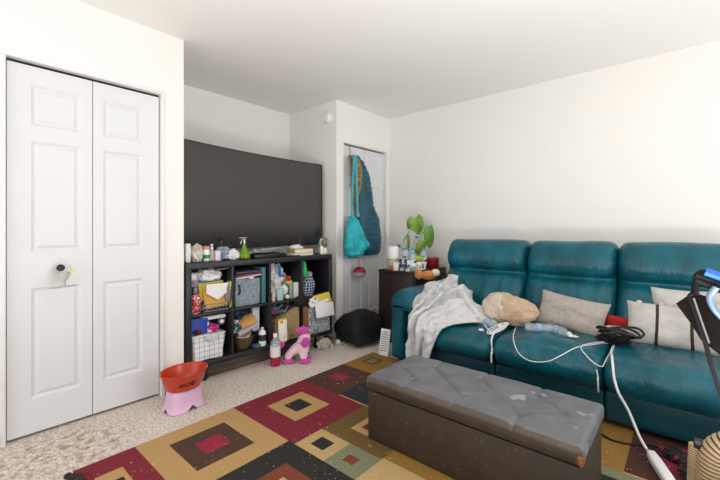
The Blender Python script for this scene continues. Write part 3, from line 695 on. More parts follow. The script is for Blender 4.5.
boxthing('storage_box', 'white box at the back of the third upper cube', 'box', U(.93, .22, Z1+.09), (.14, .12, .18), flat('card_w2', '#bfbdb6', .7), UR)
single('sandal', blob(bmesh.new(), (0, 0, 0), (.03, .028, .018), amp=.2), flat('skin_tone_rubber', '#c7a593', .6), 'pale brown rounded object on top of the white box in the third cube', 'ornament', U(.915, .17, Z1+.2))

single('folded_umbrella', lathe(bmesh.new(), [(.004, 0), (.026, .02), (.03, .06), (.014, .14), (.003, .16)], seg=10), flat('bright_green', '#19a857', .5), 'bright green folded cloth cone at the top left of the fourth cube', 'umbrella', U(1.055, .035, .672), rot=None)
boxthing('storage_box', 'dark box at the left of the fourth upper cube under the checked bag', 'box', U(1.10, .17, Z1+.075), (.16, .14, .15), M['black'], UR)
chk = pattern(mat('navy_check', '#27324a', .7), 'grid', '#b9c3cf', scale=(40, 40, 40), width=.2, axes=(1, 2))
single('tote_bag', crumple((.045, .075, .10), 31, .22, 1.8, flatz=-.8, fold=.1), chk, 'navy and white checked fabric bag in the fourth upper cube', 'bag', U(1.115, .055, Z1), UR)
single('plastic_bag', crumple((.03, .04, .03), 23, .4, 3), flat('greyfilm', '#9aa2ab', .4), 'grey plastic wrapper on top of the checked bag', 'bag', U(1.12, .06, Z1+.165), UR)
t = thing('storage_bin', 'speckled grey woven basket in the lower right cube', 'storage bin', U(1.19, -.03, Z0), UR)
spk = pattern(mat('grey_woven', '#6f7580', .9, bump=.6, bscale=80), 'noise', '#c2c8d0', freq=80, level=.5)
obj('basket_body', rbox(bmesh.new(), (-.15, 0, .125), (.29, .262, .25), .015, 10, 2, fn=lambda p: p+wr(p, .01, 9)), spk, t)
card('box_lid', 'white rounded box lid leaning on the speckled grey basket', 'lid', U(1.215, -.065, .375), .215, .125, M['whitep'], -.02, .22)
card('envelope', 'yellow envelope behind the white lid over the speckled basket', 'envelope', U(1.225, -.025, .452), .20, .13, yl2, .10, .35)
card('envelope', 'white envelope with dark print at the left of the yellow one', 'envelope', U(1.11, -.03, .455), .12, .08, pattern(mat('printed_paper', '#e4e2dd', .7), 'noise', '#55504c', freq=35, level=.62), .25, .5)
card('envelope', 'long white envelope crossing the yellow one over the basket', 'envelope', U(1.20, -.05, .445), .16, .028, M['paper'], .22, .4)
single('paper_pile', crumple((.08, .11, .035), 37, .3, 2.4, flatz=-.5), flat('kraft_brown', '#8a7a66', .8), 'brown paper pile lying under the envelopes in the right column', 'paper', U(1.19, .09, Z0+.257), UR)

# ---- lower cubes
boxthing('storage_box', 'bright blue box in the lower left cube', 'box', U(.105, .10, .345), (.11, .12, .24), flat('royal_blue', '#1f45ad', .5), rot=(radians(-6), 0, UR))
t = thing('toy_cart', 'white toy gadget with two dark wheels lying above the white basket', 'toy', U(.225, .09, .375), UR)
obj('body', B((0, 0, .078), (.08, .19, .03), bev=.012), M['whitep'], t)
for y in (-.055, .06):
    o = obj('wheel', lathe(bmesh.new(), [(0, -.01), (.026, -.008), (.03, 0), (.026, .008), (0, .01)], (.03, y, .04), (0, pi/2, 0)), flat('grey_rubber', '#55585c', .5), t)
    obj('hub', lathe(bmesh.new(), [(0, -.013), (.014, -.012), (.014, .012), (0, .013)], (.03, y, .04), (0, pi/2, 0)), M['whitep'], o)
boxthing('storage_box', 'dark box under the toy gadget at the back of the lower left cube', 'box', U(.23, .255, Z0+.13), (.16, .16, .26), M['black'], UR)
t = thing('wire_basket', 'white wire-grid basket with a cloth liner in the lower left cube', 'basket', U(.165, -.004, Z0), UR)
wg = pattern(mat('white_liner', '#e6e7ea', .7, bump=.3, bscale=20), 'grid', '#5c5f68', scale=(28, 28, 28), width=.07, axes=(1, 2))
obj('liner', rbox(bmesh.new(), (-.075, 0, .093), (.14, .232, .184), .02, 12, 2, fn=lambda p: p+Vector((0, p.y*.08*(p.z/.09), 0))+wr(p, .012, 11)), wg, t)
obj('bow', crumple((.018, .045, .026), 44, .5, 3), flat('grey_silk', '#cfccc9', .4), t, loc=(.01, .02, .15))
bm = bmesh.new(); tube(bm, [(.0, -.12, .187), (.0, .12, .187), (-.15, .12, .187), (-.15, -.12, .187)], .004, 6, sm=False, close=True); obj('rim', bm, M['whitep'], t)
single('cloth_bundle', crumple((.05, .05, .03), 41, .4, 3), pattern(mat('red_black_cloth', '#9c2036', .8), 'noise', '#251c20', freq=25, level=.5), 'red and black cloth heaped at the left of the white basket', 'cloth', U(.10, .075, Z0+.186), UR)
single('cloth_bundle', crumple((.05, .06, .035), 42, .4, 3), pattern(mat('magenta_cloth', '#c42a86', .8), 'noise', '#e8e0e6', freq=25, level=.6), 'magenta cloth heaped at the right of the white basket', 'cloth', U(.21, .075, Z0+.188), UR)
bottle('small_bottle', 'narrow yellow bottle at the front left corner of the lower shelf', 'bottle', U(.062, -.03+.055, Z0), .012, .10, yl2, flat('purple', '#6a4a8a', .5), neck=.7)

dk = mat('navy_cloth', '#1c2736', .9, col2='#3c5a78', scale=22, lo=.5, hi=.62, bump=.5, bscale=30)
single('cloth_bundle', crumple((.10, .13, .075), 51, .35, 2.6, flatz=-.6), dk, 'navy patterned cloth at the top of the second lower cube', 'cloth', U(.47, .17, .37), UR)
boxthing('storage_box', 'dark box under the clothes at the back of the second lower cube', 'box', U(.47, .22, Z0+.105), (.20, .22, .21), M['black'], UR)
boxthing('envelope', 'orange-tan envelope sticking out of the second lower cube', 'envelope', U(.49, .04, .385), (.12, .13, .008), flat('orange_tan', '#d09a5c', .7), rot=(radians(17), radians(25), UR))
boxthing('notebook', 'grey notebook slanting above the brown bowl', 'notebook', U(.475, .035, .345), (.12, .16, .014), flat('lavender_grey', '#b3adb3', .6), rot=(radians(26), radians(25), UR))
single('cloth_bundle', crumple((.05, .04, .06), 53, .4, 3), pattern(mat('tealwhite', '#2c5b63', .8), 'noise', '#d8d4cf', freq=24, level=.54), 'teal and white cloth at the left of the second lower cube', 'cloth', U(.395, .06, .30), UR)
bw = mat('brown_wicker', '#4a3a28', .8, col2='#6b5438', scale=60, bump=.8, bscale=80)
t = thing('bowl', 'dark brown woven bowl of odds and ends in the second lower cube', 'bowl', U(.475, .085, Z0))
obj('bowl_body', lathe(bmesh.new(), [(.04, 0), (.05, .004), (.072, .05), (.085, .10), (.080, .10), (.065, .05), (.04, .012), (0, .01)], cap=False), bw, t)
single('cloth_bundle', crumple((.065, .065, .04), 57, .4, 3.2), pattern(mat('tan_odds', '#a78663', .8), 'noise', '#e0d6c8', freq=26, level=.55), 'tan and white scraps heaped in the dark brown bowl', 'cloth', U(.475, .085, Z0+.075))
boxthing('carton', 'tall white and grey carton in the second lower cube', 'box', U(.60, .12, .372), (.06, .06, .20), pattern(mat('wg_card', '#dce3e8', .5), 'noise', '#5d6e7a', freq=30, level=.62), UR)
boxthing('storage_box', 'dark blue box behind the white squeeze bottle', 'box', U(.615, .18, Z0+.055), (.10, .09, .11), flat('navy_box', '#1d2a3d', .6), UR)
t = bottle('squeeze_bottle', 'white squeeze bottle with a black label at the front of the lower shelf', 'bottle', U(.622, .032, Z0), .030, .15, M['whitep'], M['whitep'], flat('blk_label', '#26262b', .5), neck=.3)
boxthing('sponge', 'green and purple sponge lying left of the white squeeze bottle', 'sponge', U(.565, .03, Z0+.011), (.05, .06, .02), pattern(mat('green_sponge', '#3c9152', .9), 'noise', '#5a4790', freq=14, level=.5), UR+.2)

kr = pattern(mat('kraft_card', '#a58a63', .8), 'noise', '#6b543a', freq=26, level=.64)
t = thing('kraft_box', 'open brown cardboard box with leaf print in the third lower cube', 'box', U(.855, .012, Z0), UR)
bm = bmesh.new(); v = [bm.verts.new(p) for p in ((0, -.115, 0), (0, .125, 0), (0, .125, .285), (0, -.115, .17))]; v2 = [bm.verts.new(q.co+Vector((-.20, 0, 0))) for q in v]
bm.faces.new(v); bm.faces.new(v2[::-1])
for i in range(4): bm.faces.new((v[i], v2[i], v2[(i+1) % 4], v[(i+1) % 4]))
obj('box_body', bm, kr, t, smooth=0)
single('cloth_bundle', crumple((.085, .115, .07), 61, .35, 2.8, flatz=-.7), pattern(mat('dark_mixed', '#1d1d22', .85), 'noise', '#7e8a99', freq=26, level=.6), 'black and grey clothing heaped above the brown cardboard box', 'cloth', U(.86, .12, Z0+.235), UR)
single('cloth_bundle', crumple((.045, .05, .04), 63, .4, 3), pattern(mat('blue_red', '#20607d', .7), 'noise', '#b2273a', freq=20, level=.55), 'blue and red patterned cloth at the left top of the third lower cube', 'cloth', U(.745, .05, Z0+.235), UR)
t = thing('food_pouch', 'yellow and white food pouch leaning in front of the brown cardboard box', 'pouch', U(.775, -.035, Z0+.002), UR)
pf = pattern(mat('pouch_white', '#e9e4da', .35), 'noise', '#e2892f', freq=13, level=.56)
obj('pouch_body', rbox(bmesh.new(), (0, 0, .10), (.04, .085, .19), .018, 6, 3, fn=lambda p: Vector((p.x*(1-.85*max(0, p.z/.095)), p.y, p.z))), pf, t)
obj('pouch_top', B((0, 0, .194), (.006, .086, .02), bev=.001), yl2, t)
card('wooden_board', 'orange-brown wooden board standing left of the speckled basket', 'board', U(1.03, -.016, .29), .055, .27, flat('orange_wood', '#9a6136', .55, col2='#7a4826', scale=10, stretch=(3, 3, .3)), 0, 0)
single('handbag', crumple((.05, .075, .055), 66, .2, 2, fold=.1), M['blackcloth'], 'black crumpled pouch above the orange-brown board', 'bag', U(1.0, .0, .43), UR)
boxthing('storage_box', 'dark storage box behind the orange-brown board', 'box', U(1.0-.05+.0, .28, Z0+.11), (.12, .06, .22), M['black'], UR)
single('plastic_bag', crumple((.045, .07, .055), 71, .5, 3), flat('thinfilm2', '#c9c2ba', .3, bump=.4), 'thin clear plastic bag on the carpet under the right end of the unit', 'bag', U(1.24, -.02, .002), UR)
single('paper_scrap', sheet(bmesh.new(), lambda u, v: ((u-.5)*.03, (v-.5)*.012+.01*sin(u*3), (1-u)*.06), 8, 2, .002), M['paper'], 'curled white paper strip on the carpet by the plastic bag', 'paper', U(1.29, -.06, .002), UR)

# ------------------------------------------------------------------ floor things on the left
pk = flat('pink_plastic', '#e2b9d6', .4)
t = thing('step_stool', 'pale pink plastic step stool under the orange bowl by the closet door', 'stool', (-2.385, 1.045, 0), radians(8))
def stool_bm():
    bm = bmesh.new(); n_ = 72; R = []
    prof = [(.001, .090, .118), (.010, .090, .118), (.018, .083, .110), (.026, .080, .106), (.034, .078, .104), (.042, .076, .102), (.052, .074, .100), (.07, .072, .099), (.095, .070, .097), (.115, .068, .095), (.122, .063, .09), (.124, .04, .06)]
    for z, sx, sy in prof:
        ring = []
        for i in range(n_):
            a = 2*pi*i/n_; ex = .5; c_, s_ = cos(a), sin(a)
            x = math.copysign(abs(c_)**ex, c_)*sx; y = math.copysign(abs(s_)**ex, s_)*sy; zz = z
            g = 0
            if abs(x) > .8*sx: g = .036*max(0, 1-(y/.030)**2)**.5
            if abs(y) > .8*sy: g = max(g, .034*max(0, 1-(x/.024)**2)**.5)
            zz = max(z, g) if g else z
            ring.append(bm.verts.new((x, y, zz)))
        R.append(ring)
    for a, b in zip(R, R[1:]):
        for i in range(n_):
            q = (a[i], a[(i+1) % n_], b[(i+1) % n_], b[i])
            if max(v.co.z for v in q)-min(v.co.z for v in q) > 1e-6: bm.faces.new(q)
    bm.faces.new(R[-1])
    bmesh.ops.remove_doubles(bm, verts=bm.verts[:], dist=.0002)
    return bm
o = obj('stool_body', stool_bm(), pk, t, smooth=50); sm_ = o.modifiers.new('wall', 'SOLIDIFY'); sm_.thickness = .004; sm_.offset = -1
tr = mat('orange_red_plastic', '#d84522', .25, trans=.25)
t = thing('plastic_bowl', 'orange-red plastic bowl standing on the pink step stool', 'bowl', (-2.385, 1.045, .125), radians(8))
obj('bowl_body', lathe(bmesh.new(), [(.0, .001), (.078, .001), (.092, .006), (.110, .045), (.124, .100), (.132, .106), (.131, .110), (.120, .104), (.105, .045), (.087, .011), (0, .008)], seg=44, cap=False, sc=(.92, 1.12, 1)), tr, t)
bm = bmesh.new()
for a0, a1, z_ in ((-38, -22, .052), (-16, 4, .056), (-40, -30, .04), (-25, -12, .04), (-8, 6, .042)):
    for k in range(int((a1-a0)/4)):
        a = radians(a0+4*k+2); r = .1125+(z_-.05)*.27
        box(bm, (cos(a)*r*.92+.0015, sin(a)*r*1.12, z_), (.0015, .0065, .008), (0, radians(12), a))
obj('printed_lettering', bm, M['black'], t, smooth=0)
# knob shield on the closet door
t = thing('knob_cover', 'clear childproof cover with a yellow tag over the closet door knob', 'knob cover', (-2.575, .472, .84))
fr = flat('frosted', '#e2e0da', .3, trans=.35)
obj('cup', lathe(bmesh.new(), [(.012, -.03), (.014, 0), (.03, .02), (.033, .035), (.03, .04), (.012, .016), (0, .014)], cap=False), fr, t)
obj('arm', B((.004, .0, -.035), (.01, .12, .008), rot=(radians(3), 0, 0), bev=.003), flat('greyplast', '#a9a9aa', .4), t)
obj('hook', tube(bmesh.new(), [(-.01, .01, .035), (-.005, .03, .05), (-.005, .035, .065), (-.012, .03, .08)], .004, 6), fr, t)
obj('tag', B((.0, .035, .045), (.004, .018, .018), rot=(.5, 0, 0), bev=.002), flat('tag_yellow', '#e6d765', .5), t)

# ---- drink bottle and plush dog
t = thing('drink_bottle', 'plastic drink bottle with white label and red liquid on the carpet', 'bottle', (-2.53, 1.845, .002)); t.scale = (1.12, 1.12, 1.2)
obj('bottle_body', bottle_bm(.036, .21, .36, .72), M['clear'], t)
obj('liquid', lathe(bmesh.new(), [(.0, .003), (.0335, .002), (.0368, .008), (.0368, .062), (0, .063)]), flat('red_juice', '#a51b3a', .2), t)
obj('wrapper', lathe(bmesh.new(), [(.0372, .066), (.0372, .135)], cap=False), pattern(mat('label_white', '#eae6e4', .5), 'noise', '#b5384f', freq=22, level=.66), t)
obj('cap', lathe(bmesh.new(), [(.015, .195), (.015, .218), (0, .219)]), M['whitep'], t)
pl = mat('pale_pink_plush', '#efc3d3', 1, bump=.8, bscale=90, bdist=.004, sheen=.5); mgn = mat('magenta_plush', '#cf43a8', 1, bump=.8, bscale=90, bdist=.004, sheen=.5)
t = thing('plush_dog', 'pale pink plush dog with magenta ears and paws standing before the shelving unit', 'plush toy', (-2.47, 2.02, .002), radians(44)); t.scale = (1.32, 1.15, 1.0)
# local: +x is the dog's front, z up
bm = bmesh.new()
def skin(name, verts, edges, radii, m, parent, sub=2):
    me = bpy.data.meshes.new(name); me.from_pydata(verts, edges, []); o = bpy.data.objects.new(name, me); C.objects.link(o); o.parent = parent; me.materials.append(m)
    md = o.modifiers.new('skin', 'SKIN'); md.use_smooth_shade = True
    for i, r in enumerate(radii): me.skin_vertices[0].data[i].radius = (r, r) if not isinstance(r, tuple) else r
    me.skin_vertices[0].data[0].use_root = True
    s = o.modifiers.new('sub', 'SUBSURF'); s.levels = s.render_levels = sub
    return o
body = skin('body', [(-.05, 0, .122), (0, 0, .124), (.04, 0, .13), (.045, 0, .165), (.052, 0, .205), (.09, 0, .192), (-.05, .034, .06), (-.05, .037, .03), (-.05, -.034, .06), (-.05, -.037, .03), (.045, .032, .06), (.05, .036, .03), (.045, -.032, .06), (.05, -.036, .03)],
            [(0, 1), (1, 2), (2, 3), (3, 4), (4, 5), (0, 6), (6, 7), (0, 8), (8, 9), (2, 10), (10, 11), (2, 12), (12, 13)],
            [.060, .050, .046, .040, .058, .040, .028, .025, .026, .025, .025, .025, .025, .025], pl, t)
for x, y in ((-.05, .038), (-.05, -.038), (.056, .037), (.056, -.037)): obj('paw', blob(bmesh.new(), (x, y, .018), (.038, .030, .018), amp=.1), mgn, t)
for y, rt_ in ((-.050, .15), (.050, -.15)): obj('ear', blob(bmesh.new(), (.058, y, .178), (.026, .016, .046), (rt_, .15, 0), amp=.1), mgn, t)
obj('topknot', blob(bmesh.new(), (.035, 0, .262), (.040, .034, .030), amp=.35, freq=4), mgn, t)
obj('tail', blob(bmesh.new(), (-.105, 0, .145), (.028, .026, .03), amp=.35, freq=4), mgn, t)
obj('collar', lathe(bmesh.new(), [(.045, -.007), (.049, 0), (.045, .007)], (.047, 0, .162), (0, .2, 0), cap=False), mgn, t)
obj('nose', blob(bmesh.new(), (.128, 0, .198), (.009, .012, .008)), M['black'], t)
for y in (-.026, .026): obj('eye', blob(bmesh.new(), (.098, y, .225), (.006, .006, .007), sub=2), M['black'], t)
single('toy_ball', blob(bmesh.new(), (0, 0, .02), (.03, .026, .02), amp=.2), flat('violet', '#5c2f95', .5), 'small purple toy lying right behind the plush dog', 'toy', (-2.525, 2.175, .002))

# ------------------------------------------------------------------ things on the corner closet door
XD = XC+.0
t = thing('door_hook', 'thin brass hook over the top of the corner closet door', 'hook', (0, 0, 0))
obj('wire', tube(bmesh.new(), [(XC-.045, 2.93, 2.0), (XC-.01, 2.93, 2.001), (XC+.004, 2.93, 1.98), (XC+.004, 2.93, 1.90), (XC+.02, 2.93, 1.87), (XC+.045, 2.93, 1.89)], .004, 6, sm=False), M['brass'], t)
fur = mat('tan_fur', '#6b5430', 1, col2='#b39a6a', scale=60, lo=.4, hi=.6, bump=1, bscale=120, bdist=.01)
def hang(prof, thick, seed, nz=60, nt=40, wrinkle=.006, quilt=0, yoff=0):
    """hanging garment: prof lists (z, y_left, y_right, depth); lies against the door plane and bulges out"""
    bm = bmesh.new(); R = []; zs_ = [p[0] for p in prof]
    for i in range(nz+1):
        z = zs_[0]+(zs_[-1]-zs_[0])*i/nz
        for a, b in zip(prof, prof[1:]):
            if a[0] >= z >= b[0]-1e-9: k = (a[0]-z)/(a[0]-b[0]); k = k*k*(3-2*k) if not quilt else k; l, r, d_ = [a[j]+(b[j]-a[j])*k for j in (1, 2, 3)]; break
        ring = []
        for j in range(nt):
            t_ = 2*pi*j/nt; c_, s_ = cos(t_), sin(t_); cy_ = (l+r)/2; hy = (r-l)/2
            y = cy_-hy*c_; x = d_/2+d_/2*s_*abs(s_)**.0
            q = 1
            g = noise.noise(Vector((y*11+seed, z*2.6, seed)))+.5*noise.noise(Vector((y*26, z*7, seed*2)))
            x += wrinkle*g*(s_ > 0)
            if quilt: x += quilt*abs(sin(z*pi/.055))*max(0, s_); y += -c_*quilt*.5*abs(sin(z*pi/.055))
            ring.append(bm.verts.new((max(x, .001), y+.15*wrinkle*g, z)))
        R.append(ring)
    for a, b in zip(R, R[1:]):
        for j in range(nt): bm.faces.new((a[j], a[(j+1) % nt], b[(j+1) % nt], b[j]))
    bm.faces.new(R[0][::-1]); bm.faces.new(R[-1])
    return bm
XO = XC-.012
puff = mat('petrol_nylon', '#0f4657', .5, col2='#165568', scale=9, bump=.3, bscale=30)
t = thing('puffer_coat', 'long dark teal quilted coat with fur collar hanging on the corner closet door', 'coat', (XO, 0, 0))
obj('coat_body', hang([(1.905, 2.955, 3.03, .05), (1.84, 2.955, 3.10, .08), (1.70, 2.98, 3.18, .11), (1.50, 2.99, 3.225, .12), (1.38, 2.99, 3.235, .12), (1.22, 3.0, 3.34, .13), (1.0, 3.0, 3.385, .13), (.88, 3.03, 3.385, .12), (.825, 3.06, 3.36, .09)], .1, 4, quilt=.014, wrinkle=.008), puff, t, smooth=70)
obj('fur_collar', hang([(1.90, 2.91, 2.985, .05), (1.85, 2.91, 3.03, .10), (1.76, 2.925, 3.035, .125), (1.62, 2.945, 3.015, .13), (1.45, 2.955, 2.985, .12), (1.40, 2.96, 2.975, .09)], .1, 9, wrinkle=.03), fur, t, smooth=70)
lt = mat('turquoise_canvas', '#1aa2ae', .65, col2='#2fb4bf', scale=12, bump=.2, bscale=80)
t = thing('shoulder_bag', 'turquoise slouchy fabric shoulder bag hanging beside the dark teal coat', 'bag', (XO+.07, 0, 0))
obj('bag_body', hang([(1.25, 2.82, 2.93, .05), (1.19, 2.80, 2.96, .09), (1.06, 2.735, 3.01, .14), (.95, 2.71, 3.04, .15), (.86, 2.74, 2.99, .13), (.815, 2.79, 2.92, .08)], .1, 2, wrinkle=.05), lt, t, smooth=70)
for y0_, y1_, x_ in ((2.825, 2.875, .0), (2.895, 2.90, .03)):
    st = obj('strap', sheet(bmesh.new(), lambda u, v: (.055+x_*(1-u)+.0*u, y0_+(y1_-y0_)*u+(v-.5)*.03, 1.24+.64*u), 12, 3, .005), flat('turq_strap', '#3fa9b4', .6), t)
    obj('buckle', tube(bmesh.new(), [(.06+x_, y0_-.018, 1.25), (.06+x_, y0_+.018, 1.25), (.06+x_, y0_+.018, 1.28), (.06+x_, y0_-.018, 1.28)], .003, 5, sm=False, close=True), M['metal'], st)
t = thing('hanging_ball', 'red and clear ball hanging on a string below the turquoise bag', 'ball', (XC+.085, 2.985, .655))
obj('shell', blob(bmesh.new(), (0, 0, 0), (.07, .07, .056), sub=3), flat('cloudy_plastic', '#cfc9c6', .2, trans=.5), t)
obj('red_cap', lathe(bmesh.new(), [(.072, .004), (.067, .024), (.05, .046), (.02, .059), (0, .061)], cap=False), flat('ruby', '#8f1830', .4), t)
obj('string', tube(bmesh.new(), [(0, 0, .058), (.003, -.01, .12), (-.01, -.03, .22)], .0035, 5), flat('pink_string', '#b2476a', .7), t)
obj('door_knob', lathe(bmesh.new(), [(.010, .012), (.010, .03), (.02, .038), (.022, .05), (0, .055)], (0, 3.10, .90), (0, pi/2, 0)), M['whitep'], d2)

# smoke alarm
t = thing('smoke_alarm', 'round white smoke alarm on the wall above the television', 'smoke alarm', (-2.815, 2.7245, 2.275), rot=(pi/2, 0, 0))
obj('base', lathe(bmesh.new(), [(.0, 0), (.062, 0), (.064, .004), (.064, .014), (.05, .02), (0, .02)], seg=36), M['whitep'], t)
obj('cover', lathe(bmesh.new(), [(.05, .018), (.054, .022), (.052, .036), (.044, .046), (.022, .05), (0, .05)], seg=36), M['whitep'], t)

# ------------------------------------------------------------------ side cabinet and what stands on it
CX0, CX1, CY0, CY1, CH = -2.335, -1.915, 2.95, 3.585, .712
t = thing('side_cabinet', 'dark brown square side cabinet between the closet door and the sofa', 'cabinet', ((CX0+CX1)/2, (CY0+CY1)/2, 0))
wx, wy = CX1-CX0, CY1-CY0
obj('carcass', B((0, 0, .345), (wx-.01, wy-.01, .685), bev=.003), M['espresso'], t)
obj('top', B((0, 0, CH-.012), (wx, wy, .022), bev=.003), M['espresso'], t)
obj('door', B((wx/2+.004-.004, 0, .345), (.018, wy-.04, .63), bev=.003), M['espresso'], t)
CZ = CH+.001
def onc(u_, y): return u_
def cp(x, y): return (x, y, CZ)
# candle jar with roll
t = thing('candle_jar', 'clear glass candle jar with an orange floral print on the side cabinet', 'jar', cp(-2.20, 3.02))
jar_m = pattern(mat('jar_print', '#b9b59a', .25, trans=.2), 'noise', '#c4622a', freq=9, level=.60)
obj('glass', lathe(bmesh.new(), [(.058, 0), (.062, .005), (.062, .095), (.056, .108), (.056, .112)]), jar_m, t)
t = thing('paper_roll', 'white paper roll standing on the floral candle jar', 'paper roll', cp(-2.20, 3.02)[:2]+(CZ+.113,))
obj('roll', lathe(bmesh.new(), [(.018, 0), (.056, 0), (.058, .004), (.058, .112), (.055, .117), (.02, .117), (.018, .11)], seg=32), M['paper'], t)
boxthing('small_carton', 'small white box in front of the water bottles on the side cabinet', 'box', (-2.13, 2.985, CZ+.04), (.05, .04, .08), M['whitep'], .1)
wl = pattern(mat('water_label', '#dfe4ea', .4), 'noise', '#3b3f52', freq=26, level=.56)
for k, (x, y) in enumerate(((-2.10, 3.09), (-2.04, 3.13), (-1.965, 3.02), (-1.96, 3.20), (-2.14, 3.17))):
    bottle('water_bottle', ['clear water bottle left front on the side cabinet', 'clear water bottle in the second row on the side cabinet', 'clear water bottle left of the patterned mug', 'clear water bottle behind the patterned mug', 'clear water bottle with its blue cap behind the small white box'][k], 'bottle', cp(x, y), .035, .215 if k != 2 else .18, M['clear'], flat('blue_cap', '#2fa3c4' if 1 else '', .4), wl, neck=.4, group='water bottles on the side cabinet', wave=.05)
for k, (x, y, c_) in enumerate(((-2.075, 3.0, '#23303c'), (-2.005, 2.985, '#2a2a33'))):
    t = thing('drink_can', ['dark drinks can right of the small white box', 'dark drinks can in front of the water bottles'][k], 'can', cp(x, y))
    obj('can_body', lathe(bmesh.new(), [(.024, 0), (.029, .008), (.029, .105), (.024, .116)]), pattern(mat('can%d' % k, c_, .35), 'noise', '#d5dde5', freq=28, level=.5), t)
    obj('can_top', lathe(bmesh.new(), [(.024, .116), (.022, .114), (0, .114)], cap=False), M['metal'], t)
mugm = pattern(mat('mug_print', '#eeeae6', .35), 'cells', '#8f2f3c', freq=45, level=.33)
t = thing('mug', 'white mug with dark red patterned print on the side cabinet', 'mug', cp(-1.955, 3.095), radians(25))
obj('mug_body', lathe(bmesh.new(), [(.034, 0), (.038, .004), (.04, .09), (.037, .09), (.034, .01), (0, .008)], cap=False), mugm, t)
obj('handle', tube(bmesh.new(), [(.038, 0, .075), (.06, 0, .078), (.068, 0, .05), (.058, 0, .02), (.037, 0, .018)], .006, 8), M['whitep'], t)
t = thing('small_bowl', 'lime green bowl resting on the patterned mug', 'bowl', (-1.955, 3.095, CZ+.0905), 0)
obj('bowl_body', lathe(bmesh.new(), [(.02, 0), (.03, .002), (.058, .034), (.06, .042), (.056, .04), (.03, .008), (0, .006)], cap=False), flat('lime_plastic', '#b9dc1c', .35), t)
t = thing('food_tub', 'red plastic tub at the back of the side cabinet beside the sofa', 'tub', cp(-1.985, 3.42))
obj('tub_body', lathe(bmesh.new(), [(.062, 0), (.066, .005), (.066, .10), (.062, .10), (.06, .01), (0, .008)], cap=False), flat('red_tub', '#a8202a', .35), t)
obj('rim', lathe(bmesh.new(), [(.065, .093), (.070, .095), (.070, .105), (.064, .107), (.062, .10)], cap=False), flat('red_rim', '#b93a30', .4), t)
bottle('small_bottle', 'small bottle with a red cap behind the patterned mug', 'bottle', cp(-2.06, 3.24), .02, .175, M['clear'], flat('red_cap', '#a02434', .4))
bottle('tall_bottle', 'tall clear bottle with a bright blue cap behind the monstera leaves', 'bottle', cp(-2.12, 3.33), .035, .33, M['clear'], flat('cap_blue2', '#2a7fc0', .4), group=None)
# monstera
lf = mat('monstera_green', '#5f8a20', .45, col2='#93b03a', scale=9, lo=.4, hi=.75)
lf2 = mat('deep_leaf_green', '#4f7f2c', .45, col2='#6d9a3c', scale=8)
t = thing('monstera_plant', 'potted monstera plant with split green leaves on the side cabinet', 'plant', cp(-2.125, 3.27))
obj('pot', lathe(bmesh.new(), [(.035, 0), (.04, .004), (.048, .10), (.044, .10), (.036, .01), (0, .008)], cap=False), flat('grey_pot', '#5b6368', .5), t)
obj('soil', lathe(bmesh.new(), [(0, .085), (.043, .086), (0, .092)], cap=False), flat('soil', '#2b2018', 1), t)
def leaf_bm(L, W, split=0):
    """heart-shaped leaf; with split, deep notches run in from the rim on both sides"""
    bm = bmesh.new()
    def half(sg):
        n1, n2 = 100, 8; G = []
        for i in range(n1+1):
            u = i/n1; x = -.12*L*(1-u)+L*u*1.0
            wdt = W/2*(math.sin(pi*min(1, (u*.92+.08)))**.55)*(1-.25*u)
            if split:
                s_ = (u*7.5) % 1
                if u < .93 and u > .12 and s_ < .30: wdt *= .32
            row = []
            for j in range(n2+1):
                v_ = j/n2; y = sg*wdt*v_
                xx = x-.18*W*v_*v_*(1 if u < .5 else .4)+.03*L*v_
                z = -.25*(xx/L)**2*L+.18*abs(y)-.9*y*y/W
                row.append(Vector((xx, y, z)))
            G.append(row)
        return G
    for sg in (-1, 1):
        G = half(sg)
        T = [[bm.verts.new(p+Vector((0, 0, .0006))) for p in r] for r in G]; D_ = [[bm.verts.new(p-Vector((0, 0, .0006))) for p in r] for r in G]
        for i in range(len(G)-1):
            for j in range(8):
                bm.faces.new((T[i][j], T[i+1][j], T[i+1][j+1], T[i][j+1])); bm.faces.new((D_[i][j], D_[i][j+1], D_[i+1][j+1], D_[i+1][j]))
            bm.faces.new((T[i][8], T[i+1][8], D_[i+1][8], D_[i][8]))
    bmesh.ops.remove_doubles(bm, verts=bm.verts[:], dist=.00005)
    return bm
def leaf(base, tip, L, W, m, split, roll=0, facing=(0, -1, .25)):
    d_ = (Vector(tip)-Vector(base)).normalized(); nz = Vector(facing).normalized(); y_ = nz.cross(d_).normalized(); z_ = d_.cross(y_)
    o = obj('leaf', leaf_bm(L, W, split), m, t, smooth=60)
    o.matrix_local = Matrix.Translation(base) @ Matrix((d_, y_, z_)).transposed().to_4x4()
fc = (.75, -.75, .35)
leaf((.02, .02, .505), (.05, .05, .36),   .17, .185, lf, 1, facing=fc)
leaf((-.03, .0, .50), (-.05, .0, .42), .11, .08, lf, 0, facing=fc)
leaf((.16, .04, .41), (.17, .06, .24), .21, .125, lf2, 0, facing=fc)
leaf((.11, .0, .27), (.07, -.03, .12), .15, .105, lf, 0, facing=fc)
leaf((-.04, -.03, .33), (-.03, -.03, .17), .15, .035, lf2, 0, facing=fc)
for pts in ([(0, 0, .09), (-.05, -.04, .22), (-.09, -.05, .27), (-.03, .0, .40), (.02, .02, .50)], [(0, 0, .09), (.05, .02, .28), (.12, .04, .40), (.16, .04, .41)], [(0, 0, .09), (.04, 0, .2), (.11, 0, .27)], [(0, 0, .09), (-.1, -.05, .2), (-.14, -.07, .24)], [(-.09, -.05, .27), (-.05, -.04, .33), (-.04, -.03, .33)], [(.0, .0, .30), (.05, .0, .24), (.09, .0, .21)]):
    obj('stem', tube(bmesh.new(), pts, .004, 6), lf2, t)
